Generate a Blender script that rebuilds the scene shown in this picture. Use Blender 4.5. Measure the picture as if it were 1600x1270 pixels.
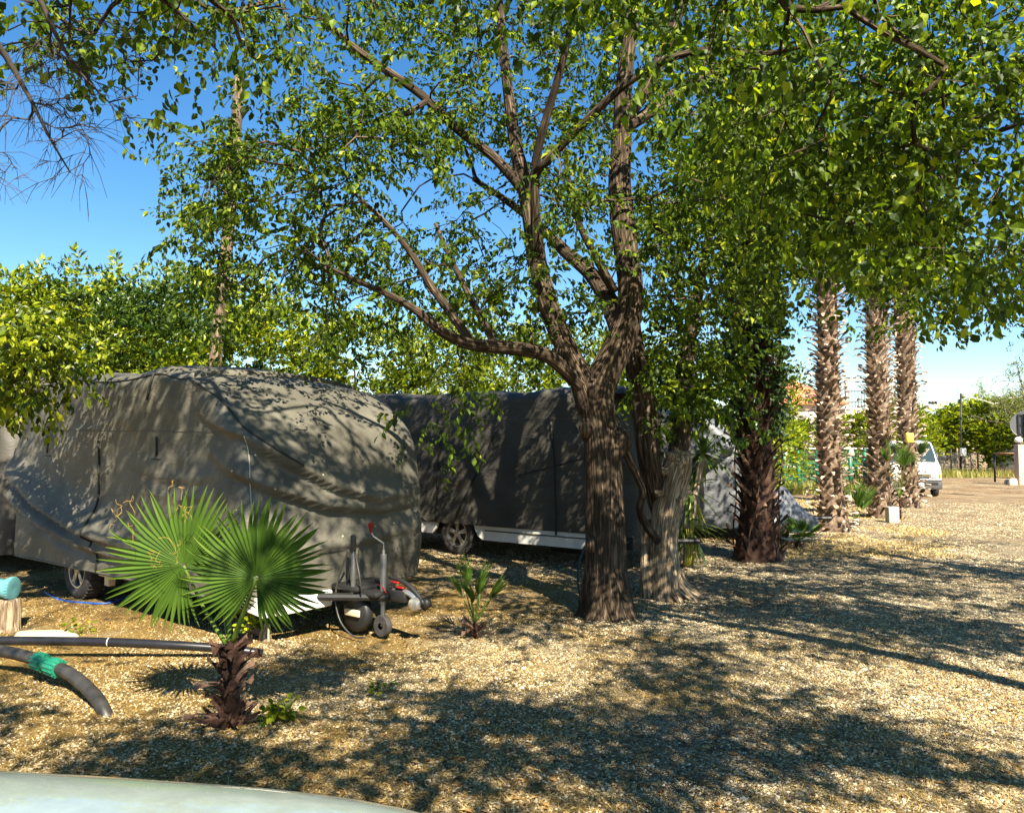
import bpy, math, random
import numpy as np
from math import sin, cos, pi, radians as R_
from mathutils import Matrix, Vector

scn = bpy.context.scene
for o in list(bpy.data.objects):
    bpy.data.objects.remove(o)

# ------------------------------------------------------------------ camera, sky, sun, exposure
FPX = 1200.0; CAMH = 1.7; PITCH = math.atan(65.0/FPX)
cd = bpy.data.cameras.new('camera'); cam = bpy.data.objects.new('camera', cd)
scn.collection.objects.link(cam); scn.camera = cam
cam.location = (0, 0, CAMH); cam.rotation_euler = (pi/2+PITCH, 0, 0)
cd.sensor_width = 36; cd.lens = 36*FPX/1600; cd.clip_start = 0.05; cd.clip_end = 3000
SUN = Vector((0.42, -1.15, 1.12)).normalized()
ELEV = math.asin(SUN.z)
world = bpy.data.worlds.new('World'); scn.world = world; world.use_nodes = True
nt = world.node_tree
bg = nt.nodes['Background']; sky = nt.nodes.new('ShaderNodeTexSky')
sky.sky_type = 'NISHITA'; sky.sun_disc = False
sky.sun_elevation = ELEV; sky.sun_rotation = math.atan2(SUN.x, SUN.y)
sky.air_density = 1.0; sky.dust_density = 0.0; sky.ozone_density = 1.4; sky.altitude = 50
hs = nt.nodes.new('ShaderNodeHueSaturation'); hs.inputs['Saturation'].default_value = 1.35
nt.links.new(sky.outputs[0], hs.inputs['Color']); nt.links.new(hs.outputs[0], bg.inputs[0]); bg.inputs[1].default_value = 0.056
ld = bpy.data.lights.new('sun', 'SUN'); ld.energy = 5.0; ld.angle = R_(0.53); ld.color = (1.0, 0.91, 0.74)
lo = bpy.data.objects.new('sun', ld); scn.collection.objects.link(lo)
lo.rotation_euler = SUN.to_track_quat('Z', 'Y').to_euler(); lo.location = (5, -8, 12)
scn.view_settings.view_transform = 'Standard'; scn.view_settings.look = 'None'
scn.view_settings.exposure = 1.85; scn.view_settings.gamma = 1.0
scn.render.engine = 'CYCLES'
scn.cycles.max_bounces = 6; scn.cycles.transmission_bounces = 4; scn.cycles.diffuse_bounces = 2

COL = scn.collection
cp, sp = cos(PITCH), sin(PITCH)
def at(u, v, Y):
    """photo pixel -> world point at depth Y metres north of the camera"""
    a = (u-800)/FPX; b = -(v-635)/FPX
    d = np.array([a, cp - b*sp, b*cp + sp])
    return np.array([0, 0, CAMH]) + d*(Y/d[1])
def gpt(u, v):
    a = (u-800)/FPX; b = -(v-635)/FPX
    d = np.array([a, cp - b*sp, b*cp + sp])
    p = np.array([0, 0, CAMH]) + d*(-CAMH/d[2]); p[2] = 0
    return p

# ------------------------------------------------------------------ helpers
def _h(ix, iy, iz):
    n = (ix*374761393 + iy*668265263 + iz*1274126177) & 0xffffffff
    n = ((n ^ (n >> 13))*1274126177) & 0xffffffff
    n = n ^ (n >> 16)
    return (n & 0xffff)/32767.5 - 1.0
def vnoise(P):
    P = np.asarray(P, dtype=float); i = np.floor(P).astype(np.int64); f = P-i; f = f*f*(3-2*f)
    r = 0
    for a in (0, 1):
        for b in (0, 1):
            for c in (0, 1):
                w = (f[:, 0] if a else 1-f[:, 0])*(f[:, 1] if b else 1-f[:, 1])*(f[:, 2] if c else 1-f[:, 2])
                r = r + w*_h(i[:, 0]+a, i[:, 1]+b, i[:, 2]+c)
    return r
def fbm(P, o=4):
    P = np.asarray(P, dtype=float); r = 0; a = 1.0
    for k in range(o):
        r = r + a*vnoise(P + 17.3*k); P = P*2.03; a *= 0.5
    return r
def gz(x, y):
    x = np.asarray(x, float); y = np.asarray(y, float)
    s = x.shape; P = np.stack([x.ravel()*0.35, y.ravel()*0.35, np.zeros(x.size)], 1)
    P2 = P*6
    z = 0.035*vnoise(P) + 0.010*vnoise(P2)
    return z.reshape(s) - 0.01
def g1(x, y): return float(gz(np.array([x]), np.array([y]))[0])

class MB:
    def __init__(s): s.V = []; s.F = {}; s.n = 0; s.A = []; s.B = []
    def add(s, V, F, rnd=0.5, bark=None):
        V = np.asarray(V, dtype=np.float32).reshape(-1, 3); F = np.asarray(F, dtype=np.int64)
        s.F.setdefault(F.shape[1], []).append(F + s.n)
        s.V.append(V); s.n += len(V)
        a = np.full(len(V), rnd, np.float32) if np.isscalar(rnd) else np.asarray(rnd, np.float32)
        s.A.append(a); s.B.append(V if bark is None else np.asarray(bark, np.float32))
        return s
    def poly(s, V, faces, rnd=0.5):
        by = {}
        for f in faces: by.setdefault(len(f), []).append(f)
        base = s.n; first = True
        V = np.asarray(V, dtype=np.float32).reshape(-1, 3)
        for k, fs in by.items():
            F = np.asarray(fs, dtype=np.int64) + base
            s.F.setdefault(k, []).append(F)
        s.V.append(V); s.n += len(V); s.A.append(np.full(len(V), rnd, np.float32)); s.B.append(V)
        return s
    def box(s, c, d, rot=None, rnd=0.5, taper=1.0):
        c = np.asarray(c, float); d = np.asarray(d, float)/2
        v = np.array([[-1,-1,-1],[1,-1,-1],[1,1,-1],[-1,1,-1],[-1,-1,1],[1,-1,1],[1,1,1],[-1,1,1]], float)
        v[4:, :2] *= taper
        v = v*d
        if rot is not None: v = v @ np.array(rot).T
        return s.add(v+c, [[0,3,2,1],[4,5,6,7],[0,1,5,4],[1,2,6,5],[2,3,7,6],[3,0,4,7]], rnd)
    def bbox(s, c, d, b=0.01, rot=None, rnd=0.5):
        """box with chamfered edges (rounded-box grid)"""
        c = np.asarray(c, float); h = np.asarray(d, float)/2; b = min(b, h.min()*0.95)
        V = []; F = []; idx = {}
        def vid(p):
            k = tuple(np.round(p, 6))
            if k not in idx: idx[k] = len(V); V.append(p)
            return idx[k]
        cs = [[-h[i], -h[i]+b, h[i]-b, h[i]] for i in range(3)]
        for ax in range(3):
            for sg in (0, 3):
                o1, o2 = (ax+1) % 3, (ax+2) % 3
                for i in range(3):
                    for j in range(3):
                        q = []
                        for (a, e) in ((i, j), (i+1, j), (i+1, j+1), (i, j+1)):
                            p = [0, 0, 0]; p[ax] = cs[ax][sg]; p[o1] = cs[o1][a]; p[o2] = cs[o2][e]
                            q.append(vid(np.array(p)))
                        F.append(q if sg == 3 else q[::-1])
        V = np.array(V); inner = np.clip(V, -(h-b), h-b); dd = V-inner
        L = np.linalg.norm(dd, axis=1, keepdims=True); L[L == 0] = 1
        V = inner + dd/L*b
        if rot is not None: V = V @ np.array(rot).T
        return s.add(V+c, F, rnd)
    def tube(s, P, r, n=8, rnd=0.5, cap=True, vs=0.085, jit=0.0):
        P = np.asarray(P, float); k = len(P)
        r = np.full(k, r, float) if np.isscalar(r) else np.asarray(r, float)
        T = np.gradient(P, axis=0); T /= (np.linalg.norm(T, axis=1, keepdims=True)+1e-9)
        up = np.array([0, 0, 1.0]) if abs(T[0, 2]) < 0.9 else np.array([1.0, 0, 0])
        N = np.zeros((k, 3)); x = up - T[0]*np.dot(up, T[0]); N[0] = x/np.linalg.norm(x)
        for i in range(1, k):
            x = N[i-1] - T[i]*np.dot(N[i-1], T[i]); N[i] = x/(np.linalg.norm(x)+1e-9)
        B = np.cross(T, N)
        a = np.linspace(0, 2*pi, n, endpoint=False)
        ca, sa = np.cos(a), np.sin(a)
        rr = r[:, None]*np.ones(n)
        S = np.concatenate([[0], np.cumsum(np.linalg.norm(np.diff(P, axis=0), axis=1))])
        if jit:
            Q = np.stack([(ca[None, :]*1.7+0*rr).ravel(), (sa[None, :]*1.7+0*rr).ravel(), np.repeat(S*1.6, n)], 1)
            rr = rr*(1 + jit*fbm(Q, 3).reshape(k, n))
        V = P[:, None, :] + rr[..., None]*(ca[None, :, None]*N[:, None, :] + sa[None, :, None]*B[:, None, :])
        V = V.reshape(-1, 3)
        i = np.arange(k-1)[:, None]*n; j = np.arange(n)[None, :]; j2 = (j+1) % n
        F = np.stack([i+j, i+j2, i+n+j2, i+n+j], -1).reshape(-1, 4)
        bk = np.stack([(rr*ca).ravel(), (rr*sa).ravel(), np.repeat(S*vs, n)], 1)
        s.add(V, F, rnd, bk)
        if cap and n >= 3:
            base = s.n - k*n
            s.F.setdefault(n, []).append(np.array([list(range(base, base+n))[::-1]]))
            s.F.setdefault(n, []).append(np.array([list(range(base+(k-1)*n, base+k*n))]))
        return s
    def lathe(s, prof, n=24, M=None, rnd=0.5):
        prof = np.asarray(prof, float); a = np.linspace(0, 2*pi, n, endpoint=False)
        V = np.stack([prof[:, 0, None]*np.cos(a), prof[:, 0, None]*np.sin(a), prof[:, 1, None]+0*a], -1).reshape(-1, 3)
        if M is not None: V = V @ np.array(M.to_3x3()).T + np.array(M.translation)
        k = len(prof); i = np.arange(k-1)[:, None]*n; j = np.arange(n)[None, :]; j2 = (j+1) % n
        return s.add(V, np.stack([i+j, i+j2, i+n+j2, i+n+j], -1).reshape(-1, 4), rnd)
    def prism(s, pts, y0, y1, ax=1, rnd=0.5):
        """extrude a 2-D outline along axis ax"""
        pts = np.asarray(pts, float); n = len(pts); V = np.zeros((2*n, 3)); o = [i for i in range(3) if i != ax]
        V[:n, o] = pts; V[n:, o] = pts; V[:n, ax] = y0; V[n:, ax] = y1
        fs = [list(range(n)), list(range(n, 2*n))[::-1]] + [[(i+1) % n, i, n+i, n+(i+1) % n] for i in range(n)]
        return s.poly(V, fs, rnd)
    def build(s, name, mat, parent=None, smooth=True, sharp=None):
        me = bpy.data.meshes.new(name)
        V = np.concatenate(s.V); me.vertices.add(len(V)); me.vertices.foreach_set('co', V.ravel().astype(np.float32))
        ls = []; st = []; pos = 0
        for k, fs in s.F.items():
            F = np.concatenate(fs); ls.append(F.ravel()); st.append(pos + np.arange(len(F))*k); pos += F.size
        L = np.concatenate(ls).astype(np.int32); S = np.concatenate(st).astype(np.int32)
        me.loops.add(len(L)); me.loops.foreach_set('vertex_index', L)
        me.polygons.add(len(S)); me.polygons.foreach_set('loop_start', S)
        me.update(calc_edges=True)
        me.polygons.foreach_set('use_smooth', np.full(len(S), smooth, dtype=bool))
        a = me.attributes.new('rnd', 'FLOAT', 'POINT'); a.data.foreach_set('value', np.concatenate(s.A).astype(np.float32))
        b = me.attributes.new('bark', 'FLOAT_VECTOR', 'POINT'); b.data.foreach_set('vector', np.concatenate(s.B).ravel().astype(np.float32))
        me.validate()
        if mat is not None: me.materials.append(mat)
        if sharp is not None and smooth:
            try: me.set_sharp_from_angle(angle=R_(sharp))
            except Exception: pass
        o = bpy.data.objects.new(name, me); COL.objects.link(o)
        if parent is not None: o.parent = parent
        return o

def tag(o, label=None, cat=None, group=None, kind=None):
    if label: o['label'] = label
    if cat: o['category'] = cat
    if group: o['group'] = group
    if kind: o['kind'] = kind
    return o
def empty(name, loc, rz=0, label=None, cat=None, group=None):
    o = bpy.data.objects.new(name, None); COL.objects.link(o); o.location = tuple(loc); o.rotation_euler = (0, 0, rz)
    o.empty_display_size = 0.2
    return tag(o, label, cat, group)
def copy_tree(o, parent=None):
    c = o.copy(); COL.objects.link(c)
    if parent is not None: c.parent = parent
    for ch in list(o.children): copy_tree(ch, c)
    return c
def resample(pts, step):
    """pts: rows of x,y,z,r -> smooth Catmull-Rom resampling"""
    P = np.asarray(pts, float); out = []
    Q = np.vstack([2*P[0]-P[1], P, 2*P[-1]-P[-2]])
    for i in range(1, len(Q)-2):
        L = np.linalg.norm(Q[i+1, :3]-Q[i, :3]); m = max(1, int(L/step))
        for k in range(m):
            t = k/m
            out.append(0.5*((2*Q[i]) + (-Q[i-1]+Q[i+1])*t + (2*Q[i-1]-5*Q[i]+4*Q[i+1]-Q[i+2])*t*t + (-Q[i-1]+3*Q[i]-3*Q[i+1]+Q[i+2])*t**3))
    out.append(P[-1]); return np.array(out)
def frame(x, z):
    """rotation matrix columns from an axis for local Y and a rough normal for local Z"""
    y = Vector(x).normalized(); zz = Vector(z); zz = (zz - y*zz.dot(y)).normalized(); xx = y.cross(zz)
    return np.array([[xx.x, y.x, zz.x], [xx.y, y.y, zz.y], [xx.z, y.z, zz.z]])

# ------------------------------------------------------------------ materials
def newmat(name):
    m = bpy.data.materials.new(name); m.use_nodes = True
    n = m.node_tree.nodes; return m, m.node_tree, n['Principled BSDF']
def _sock(p, name): return p.inputs[name] if name in p.inputs else None
def plain(name, col, rough=0.5, metal=0.0, spec=0.5, noise=0.0, nscale=8, bump=0.0, bscale=60, coat=0.0, trans=0.0):
    m, t, p = newmat(name); p.inputs['Base Color'].default_value = (*col, 1)
    p.inputs['Roughness'].default_value = rough; p.inputs['Metallic'].default_value = metal
    p.inputs['Specular IOR Level'].default_value = spec; p.inputs['Coat Weight'].default_value = coat
    if trans: p.inputs['Transmission Weight'].default_value = trans
    tc = t.nodes.new('ShaderNodeTexCoord')
    if noise:
        n = t.nodes.new('ShaderNodeTexNoise'); n.inputs['Scale'].default_value = nscale; n.inputs['Detail'].default_value = 6
        n.inputs['Roughness'].default_value = 0.65
        t.links.new(tc.outputs['Object'], n.inputs['Vector'])
        r = t.nodes.new('ShaderNodeValToRGB'); e = r.color_ramp.elements
        e[0].position = 0.3; e[1].position = 0.72
        e[0].color = tuple(c*(1-noise) for c in col)+(1,); e[1].color = tuple(min(1, c*(1+noise*0.8)) for c in col)+(1,)
        t.links.new(n.outputs['Fac'], r.inputs[0]); t.links.new(r.outputs[0], p.inputs['Base Color'])
    if bump:
        n = t.nodes.new('ShaderNodeTexNoise'); n.inputs['Scale'].default_value = bscale; n.inputs['Detail'].default_value = 4
        t.links.new(tc.outputs['Object'], n.inputs['Vector'])
        b = t.nodes.new('ShaderNodeBump'); b.inputs['Strength'].default_value = bump; b.inputs['Distance'].default_value = 0.01
        t.links.new(n.outputs['Fac'], b.inputs['Height']); t.links.new(b.outputs[0], p.inputs['Normal'])
    return m
def leafmat(name, cols, trans=0.35, rough=0.42, spec=0.4, tcol=None):
    """cols: list of (pos, rgb) over the per-leaf value"""
    m, t, p = newmat(name)
    a = t.nodes.new('ShaderNodeAttribute'); a.attribute_name = 'rnd'
    r = t.nodes.new('ShaderNodeValToRGB'); e = r.color_ramp.elements
    e[0].position = cols[0][0]; e[0].color = (*cols[0][1], 1); e[1].position = cols[-1][0]; e[1].color = (*cols[-1][1], 1)
    for q, c in cols[1:-1]:
        x = e.new(q); x.color = (*c, 1)
    t.links.new(a.outputs['Fac'], r.inputs[0]); t.links.new(r.outputs[0], p.inputs['Base Color'])
    p.inputs['Roughness'].default_value = rough; p.inputs['Specular IOR Level'].default_value = spec
    tr = t.nodes.new('ShaderNodeBsdfTranslucent'); mx = t.nodes.new('ShaderNodeMixShader'); mx.inputs[0].default_value = trans
    mul = t.nodes.new('ShaderNodeMix'); mul.data_type = 'RGBA'; mul.blend_type = 'MULTIPLY'; mul.inputs[0].default_value = 1
    t.links.new(r.outputs[0], mul.inputs[6]); mul.inputs[7].default_value = (*(tcol or (2.0, 1.9, 0.6)), 1)
    t.links.new(mul.outputs[2], tr.inputs['Color'])
    o = t.nodes['Material Output']
    t.links.new(p.outputs[0], mx.inputs[1]); t.links.new(tr.outputs[0], mx.inputs[2]); t.links.new(mx.outputs[0], o.inputs[0])
    return m
def barkmat(name, c0, c1, c2, scale=26, strength=0.9, dist=0.02):
    m, t, p = newmat(name)
    a = t.nodes.new('ShaderNodeAttribute'); a.attribute_name = 'bark'
    n0 = t.nodes.new('ShaderNodeTexNoise'); n0.inputs['Scale'].default_value = 14; n0.inputs['Detail'].default_value = 3
    ad = t.nodes.new('ShaderNodeMixRGB'); ad.blend_type = 'ADD'; ad.inputs[0].default_value = 0.10
    t.links.new(a.outputs['Vector'], n0.inputs['Vector'])
    t.links.new(a.outputs['Vector'], ad.inputs[1]); t.links.new(n0.outputs['Color'], ad.inputs[2])
    v = t.nodes.new('ShaderNodeTexVoronoi'); v.feature = 'DISTANCE_TO_EDGE'; v.inputs['Scale'].default_value = scale
    t.links.new(ad.outputs[0], v.inputs['Vector'])
    n = t.nodes.new('ShaderNodeTexNoise'); n.inputs['Scale'].default_value = scale*2.2; n.inputs['Detail'].default_value = 7; n.inputs['Roughness'].default_value = 0.7
    t.links.new(a.outputs['Vector'], n.inputs['Vector'])
    mr = t.nodes.new('ShaderNodeMapRange'); mr.inputs[1].default_value = 0.0; mr.inputs[2].default_value = 0.32
    t.links.new(v.outputs['Distance'], mr.inputs[0])
    mul = t.nodes.new('ShaderNodeMath'); mul.operation = 'MULTIPLY_ADD'; mul.inputs[1].default_value = 0.42
    t.links.new(mr.outputs[0], mul.inputs[0]); t.links.new(n.outputs['Fac'], mul.inputs[2])
    r = t.nodes.new('ShaderNodeValToRGB'); e = r.color_ramp.elements
    e[0].position = 0.40; e[0].color = (*c0, 1); e[1].position = 1.0; e[1].color = (*c2, 1); x = e.new(0.72); x.color = (*c1, 1)
    t.links.new(mul.outputs[0], r.inputs[0]); t.links.new(r.outputs[0], p.inputs['Base Color'])
    b = t.nodes.new('ShaderNodeBump'); b.inputs['Strength'].default_value = strength; b.inputs['Distance'].default_value = dist
    t.links.new(mul.outputs[0], b.inputs['Height']); t.links.new(b.outputs[0], p.inputs['Normal'])
    p.inputs['Roughness'].default_value = 0.9; p.inputs['Specular IOR Level'].default_value = 0.15
    return m
def rampmat(name, cols, rough=0.85, spec=0.2, noise=0.0, nscale=20, bump=0.0, bscale=80):
    m, t, p = newmat(name)
    a = t.nodes.new('ShaderNodeAttribute'); a.attribute_name = 'rnd'
    r = t.nodes.new('ShaderNodeValToRGB'); e = r.color_ramp.elements
    e[0].position = cols[0][0]; e[0].color = (*cols[0][1], 1); e[1].position = cols[-1][0]; e[1].color = (*cols[-1][1], 1)
    for q, c in cols[1:-1]:
        x = e.new(q); x.color = (*c, 1)
    src = a.outputs['Fac']
    tc = t.nodes.new('ShaderNodeTexCoord')
    if noise:
        n = t.nodes.new('ShaderNodeTexNoise'); n.inputs['Scale'].default_value = nscale; n.inputs['Detail'].default_value = 5
        t.links.new(tc.outputs['Object'], n.inputs['Vector'])
        s = t.nodes.new('ShaderNodeMath'); s.operation = 'SUBTRACT'; s.inputs[1].default_value = 0.5; t.links.new(n.outputs['Fac'], s.inputs[0])
        q = t.nodes.new('ShaderNodeMath'); q.operation = 'MULTIPLY_ADD'; q.inputs[1].default_value = noise
        t.links.new(s.outputs[0], q.inputs[0]); t.links.new(src, q.inputs[2]); src = q.outputs[0]
    t.links.new(src, r.inputs[0]); t.links.new(r.outputs[0], p.inputs['Base Color'])
    if bump:
        n = t.nodes.new('ShaderNodeTexNoise'); n.inputs['Scale'].default_value = bscale
        t.links.new(tc.outputs['Object'], n.inputs['Vector'])
        b = t.nodes.new('ShaderNodeBump'); b.inputs['Strength'].default_value = bump; b.inputs['Distance'].default_value = 0.01
        t.links.new(n.outputs['Fac'], b.inputs['Height']); t.links.new(b.outputs[0], p.inputs['Normal'])
    p.inputs['Roughness'].default_value = rough; p.inputs['Specular IOR Level'].default_value = spec
    return m
def covermat(name, c0, c1, rough=0.6, specks=0.02):
    m, t, p = newmat(name); tc = t.nodes.new('ShaderNodeTexCoord')
    n = t.nodes.new('ShaderNodeTexNoise'); n.inputs['Scale'].default_value = 1.6; n.inputs['Detail'].default_value = 8; n.inputs['Roughness'].default_value = 0.62
    t.links.new(tc.outputs['Object'], n.inputs['Vector'])
    r = t.nodes.new('ShaderNodeValToRGB'); e = r.color_ramp.elements
    e[0].position = 0.32; e[0].color = (*c0, 1); e[1].position = 0.7; e[1].color = (*c1, 1)
    t.links.new(n.outputs['Fac'], r.inputs[0])
    v = t.nodes.new('ShaderNodeTexVoronoi'); v.inputs['Scale'].default_value = 5.5
    t.links.new(tc.outputs['Object'], v.inputs['Vector'])
    lt = t.nodes.new('ShaderNodeMath'); lt.operation = 'LESS_THAN'; lt.inputs[1].default_value = specks*2.4
    t.links.new(v.outputs['Distance'], lt.inputs[0])
    mx = t.nodes.new('ShaderNodeMixRGB'); mx.inputs[2].default_value = (0.55, 0.48, 0.3, 1)
    t.links.new(lt.outputs[0], mx.inputs[0]); t.links.new(r.outputs[0], mx.inputs[1]); t.links.new(mx.outputs[0], p.inputs['Base Color'])
    # woven cloth + small creases
    n2 = t.nodes.new('ShaderNodeTexNoise'); n2.inputs['Scale'].default_value = 7; n2.inputs['Detail'].default_value = 5; n2.inputs['Distortion'].default_value = 1.2
    mp = t.nodes.new('ShaderNodeMapping'); mp.inputs['Scale'].default_value = (0.6, 1.0, 2.2)
    t.links.new(tc.outputs['Object'], mp.inputs[0]); t.links.new(mp.outputs[0], n2.inputs['Vector'])
    b = t.nodes.new('ShaderNodeBump'); b.inputs['Strength'].default_value = 0.55; b.inputs['Distance'].default_value = 0.018
    t.links.new(n2.outputs['Fac'], b.inputs['Height'])
    n3 = t.nodes.new('ShaderNodeTexNoise'); n3.inputs['Scale'].default_value = 180
    t.links.new(tc.outputs['Object'], n3.inputs['Vector'])
    b2 = t.nodes.new('ShaderNodeBump'); b2.inputs['Strength'].default_value = 0.2; b2.inputs['Distance'].default_value = 0.002
    t.links.new(n3.outputs['Fac'], b2.inputs['Height']); t.links.new(b.outputs[0], b2.inputs['Normal']); t.links.new(b2.outputs[0], p.inputs['Normal'])
    p.inputs['Roughness'].default_value = rough; p.inputs['Specular IOR Level'].default_value = 0.35
    return m

def groundmat():
    m, t, p = newmat('ground_gravel'); L = t.links.new; N = t.nodes.new
    tc = N('ShaderNodeTexCoord'); O = tc.outputs['Object']
    # pebbles
    v = N('ShaderNodeTexVoronoi'); v.inputs['Scale'].default_value = 48; L(O, v.inputs['Vector'])
    ve = N('ShaderNodeTexVoronoi'); ve.feature = 'DISTANCE_TO_EDGE'; ve.inputs['Scale'].default_value = 48; L(O, ve.inputs['Vector'])
    sep = N('ShaderNodeSeparateColor'); L(v.outputs['Color'], sep.inputs[0])
    rp = N('ShaderNodeValToRGB'); e = rp.color_ramp.elements
    e[0].position = 0.0; e[0].color = (0.15, 0.115, 0.07, 1); e[1].position = 1.0; e[1].color = (0.68, 0.6, 0.46, 1)
    x = e.new(0.35); x.color = (0.32, 0.26, 0.165, 1); x = e.new(0.7); x.color = (0.5, 0.42, 0.28, 1)
    L(sep.outputs[0], rp.inputs[0])
    # golden straw
    ns = N('ShaderNodeTexNoise'); ns.inputs['Scale'].default_value = 70; ns.inputs['Detail'].default_value = 8; ns.inputs['Roughness'].default_value = 0.8; L(O, ns.inputs['Vector'])
    rs = N('ShaderNodeValToRGB'); e = rs.color_ramp.elements
    e[0].position = 0.38; e[0].color = (0.07, 0.042, 0.014, 1); e[1].position = 0.66; e[1].color = (0.50, 0.33, 0.10, 1)
    L(ns.outputs['Fac'], rs.inputs[0])
    # where straw lies
    nm = N('ShaderNodeTexNoise'); nm.inputs['Scale'].default_value = 0.8; nm.inputs['Detail'].default_value = 7; nm.inputs['Roughness'].default_value = 0.68; L(O, nm.inputs['Vector'])
    sx = N('ShaderNodeSeparateXYZ'); L(O, sx.inputs[0])
    gr = N('ShaderNodeMath'); gr.operation = 'MULTIPLY_ADD'; gr.inputs[1].default_value = -0.05; gr.inputs[2].default_value = 0.03; L(sx.outputs[0], gr.inputs[0])
    cl = N('ShaderNodeClamp'); cl.inputs[1].default_value = -0.1; cl.inputs[2].default_value = 0.14; L(gr.outputs[0], cl.inputs[0])
    ad = N('ShaderNodeMath'); ad.operation = 'ADD'; L(nm.outputs['Fac'], ad.inputs[0]); L(cl.outputs[0], ad.inputs[1])
    rm = N('ShaderNodeMapRange'); rm.inputs[1].default_value = 0.42; rm.inputs[2].default_value = 0.60; L(ad.outputs[0], rm.inputs[0])
    mx = N('ShaderNodeMixRGB'); L(rm.outputs[0], mx.inputs[0]); L(rp.outputs[0], mx.inputs[1]); L(rs.outputs[0], mx.inputs[2])
    # far compacted track turns tan / reddish
    nf = N('ShaderNodeTexNoise'); nf.inputs['Scale'].default_value = 0.35; nf.inputs['Detail'].default_value = 9; nf.inputs['Roughness'].default_value = 0.7; L(O, nf.inputs['Vector'])
    rf = N('ShaderNodeValToRGB'); e = rf.color_ramp.elements
    e[0].position = 0.36; e[0].color = (0.36, 0.21, 0.105, 1); e[1].position = 0.62; e[1].color = (0.56, 0.43, 0.26, 1)
    L(nf.outputs['Fac'], rf.inputs[0])
    fm = N('ShaderNodeMapRange'); fm.inputs[1].default_value = 8; fm.inputs[2].default_value = 26; fm.inputs[4].default_value = 0.85; L(sx.outputs[1], fm.inputs[0])
    mx2 = N('ShaderNodeMixRGB'); L(fm.outputs[0], mx2.inputs[0]); L(mx.outputs[0], mx2.inputs[1]); L(rf.outputs[0], mx2.inputs[2])
    # stains
    n4 = N('ShaderNodeTexNoise'); n4.inputs['Scale'].default_value = 2.3; n4.inputs['Detail'].default_value = 5; L(O, n4.inputs['Vector'])
    r4 = N('ShaderNodeMapRange'); r4.inputs[1].default_value = 0.3; r4.inputs[2].default_value = 0.7; r4.inputs[3].default_value = 0.5; r4.inputs[4].default_value = 0.95; L(n4.outputs['Fac'], r4.inputs[0])
    mm = N('ShaderNodeMixRGB'); mm.blend_type = 'MULTIPLY'; mm.inputs[0].default_value = 1; L(mx2.outputs[0], mm.inputs[1]); L(r4.outputs[0], mm.inputs[2])
    n5 = N('ShaderNodeTexNoise'); n5.inputs['Scale'].default_value = 0.9; n5.inputs['Detail'].default_value = 6; n5.inputs['Roughness'].default_value = 0.7
    mp5 = N('ShaderNodeMapping'); mp5.inputs['Rotation'].default_value = (0, 0, 0.45); mp5.inputs['Scale'].default_value = (2.2, 0.5, 1); mp5.inputs['Location'].default_value = (3, 1, 0); L(O, mp5.inputs[0]); L(mp5.outputs[0], n5.inputs['Vector'])
    r5 = N('ShaderNodeMapRange'); r5.inputs[1].default_value = 0.56; r5.inputs[2].default_value = 0.68; r5.inputs[4].default_value = 0.8; L(n5.outputs['Fac'], r5.inputs[0])
    soil = N('ShaderNodeMixRGB'); soil.inputs[2].default_value = (0.16, 0.095, 0.045, 1); L(r5.outputs[0], soil.inputs[0]); L(mm.outputs[0], soil.inputs[1])
    L(soil.outputs[0], p.inputs['Base Color'])
    me_ = N('ShaderNodeMapRange'); me_.inputs[2].default_value = 0.25; L(ve.outputs['Distance'], me_.inputs[0])
    hm = N('ShaderNodeMixRGB'); L(rm.outputs[0], hm.inputs[0]); L(me_.outputs[0], hm.inputs[1]); L(ns.outputs['Fac'], hm.inputs[2])
    b = N('ShaderNodeBump'); b.inputs['Strength'].default_value = 1.0; b.inputs['Distance'].default_value = 0.02; L(hm.outputs[0], b.inputs['Height'])
    L(b.outputs[0], p.inputs['Normal'])
    p.inputs['Roughness'].default_value = 0.95; p.inputs['Specular IOR Level'].default_value = 0.15
    return m

M = {}
M['ground'] = groundmat()
M['stone'] = rampmat('gravel_stone', [(0, (0.06, 0.043, 0.022)), (0.3, (0.21, 0.158, 0.083)), (0.7, (0.43, 0.345, 0.21)), (1, (0.78, 0.68, 0.49))], rough=0.8)
M['straw'] = rampmat('dry_straw', [(0, (0.09, 0.05, 0.012)), (0.5, (0.40, 0.25, 0.06)), (1, (0.72, 0.53, 0.20))], rough=0.7)
M['litter'] = rampmat('dead_leaves', [(0, (0.07, 0.03, 0.012)), (0.5, (0.24, 0.13, 0.045)), (1, (0.50, 0.34, 0.13))], rough=0.7)
M['weed'] = leafmat('weeds', [(0, (0.10, 0.11, 0.02)), (0.5, (0.16, 0.18, 0.03)), (1, (0.45, 0.36, 0.12))], 0.3)
M['bark'] = barkmat('brown_bark', (0.013, 0.009, 0.006), (0.062, 0.044, 0.029), (0.15, 0.110, 0.074))
M['barkthin'] = plain('twig_bark', (0.10, 0.078, 0.055), 0.85, noise=0.45, nscale=30, spec=0.2)
M['baretwig'] = plain('bare_twig_bark', (0.055, 0.045, 0.038), 0.85, noise=0.3, nscale=30, spec=0.2)
M['deadwood'] = barkmat('weathered_wood', (0.06, 0.038, 0.022), (0.29, 0.215, 0.14), (0.52, 0.42, 0.29), scale=26)
M['cutwood'] = plain('cut_wood', (0.42, 0.28, 0.14), 0.8, noise=0.6, nscale=14, bump=1.0, bscale=30)
M['leaf'] = leafmat('tree_leaves', [(0, (0.025, 0.042, 0.006)), (0.55, (0.062, 0.105, 0.008)), (0.88, (0.14, 0.21, 0.012)), (1, (0.30, 0.33, 0.02))], 0.40, rough=0.5, spec=0.22)
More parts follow.
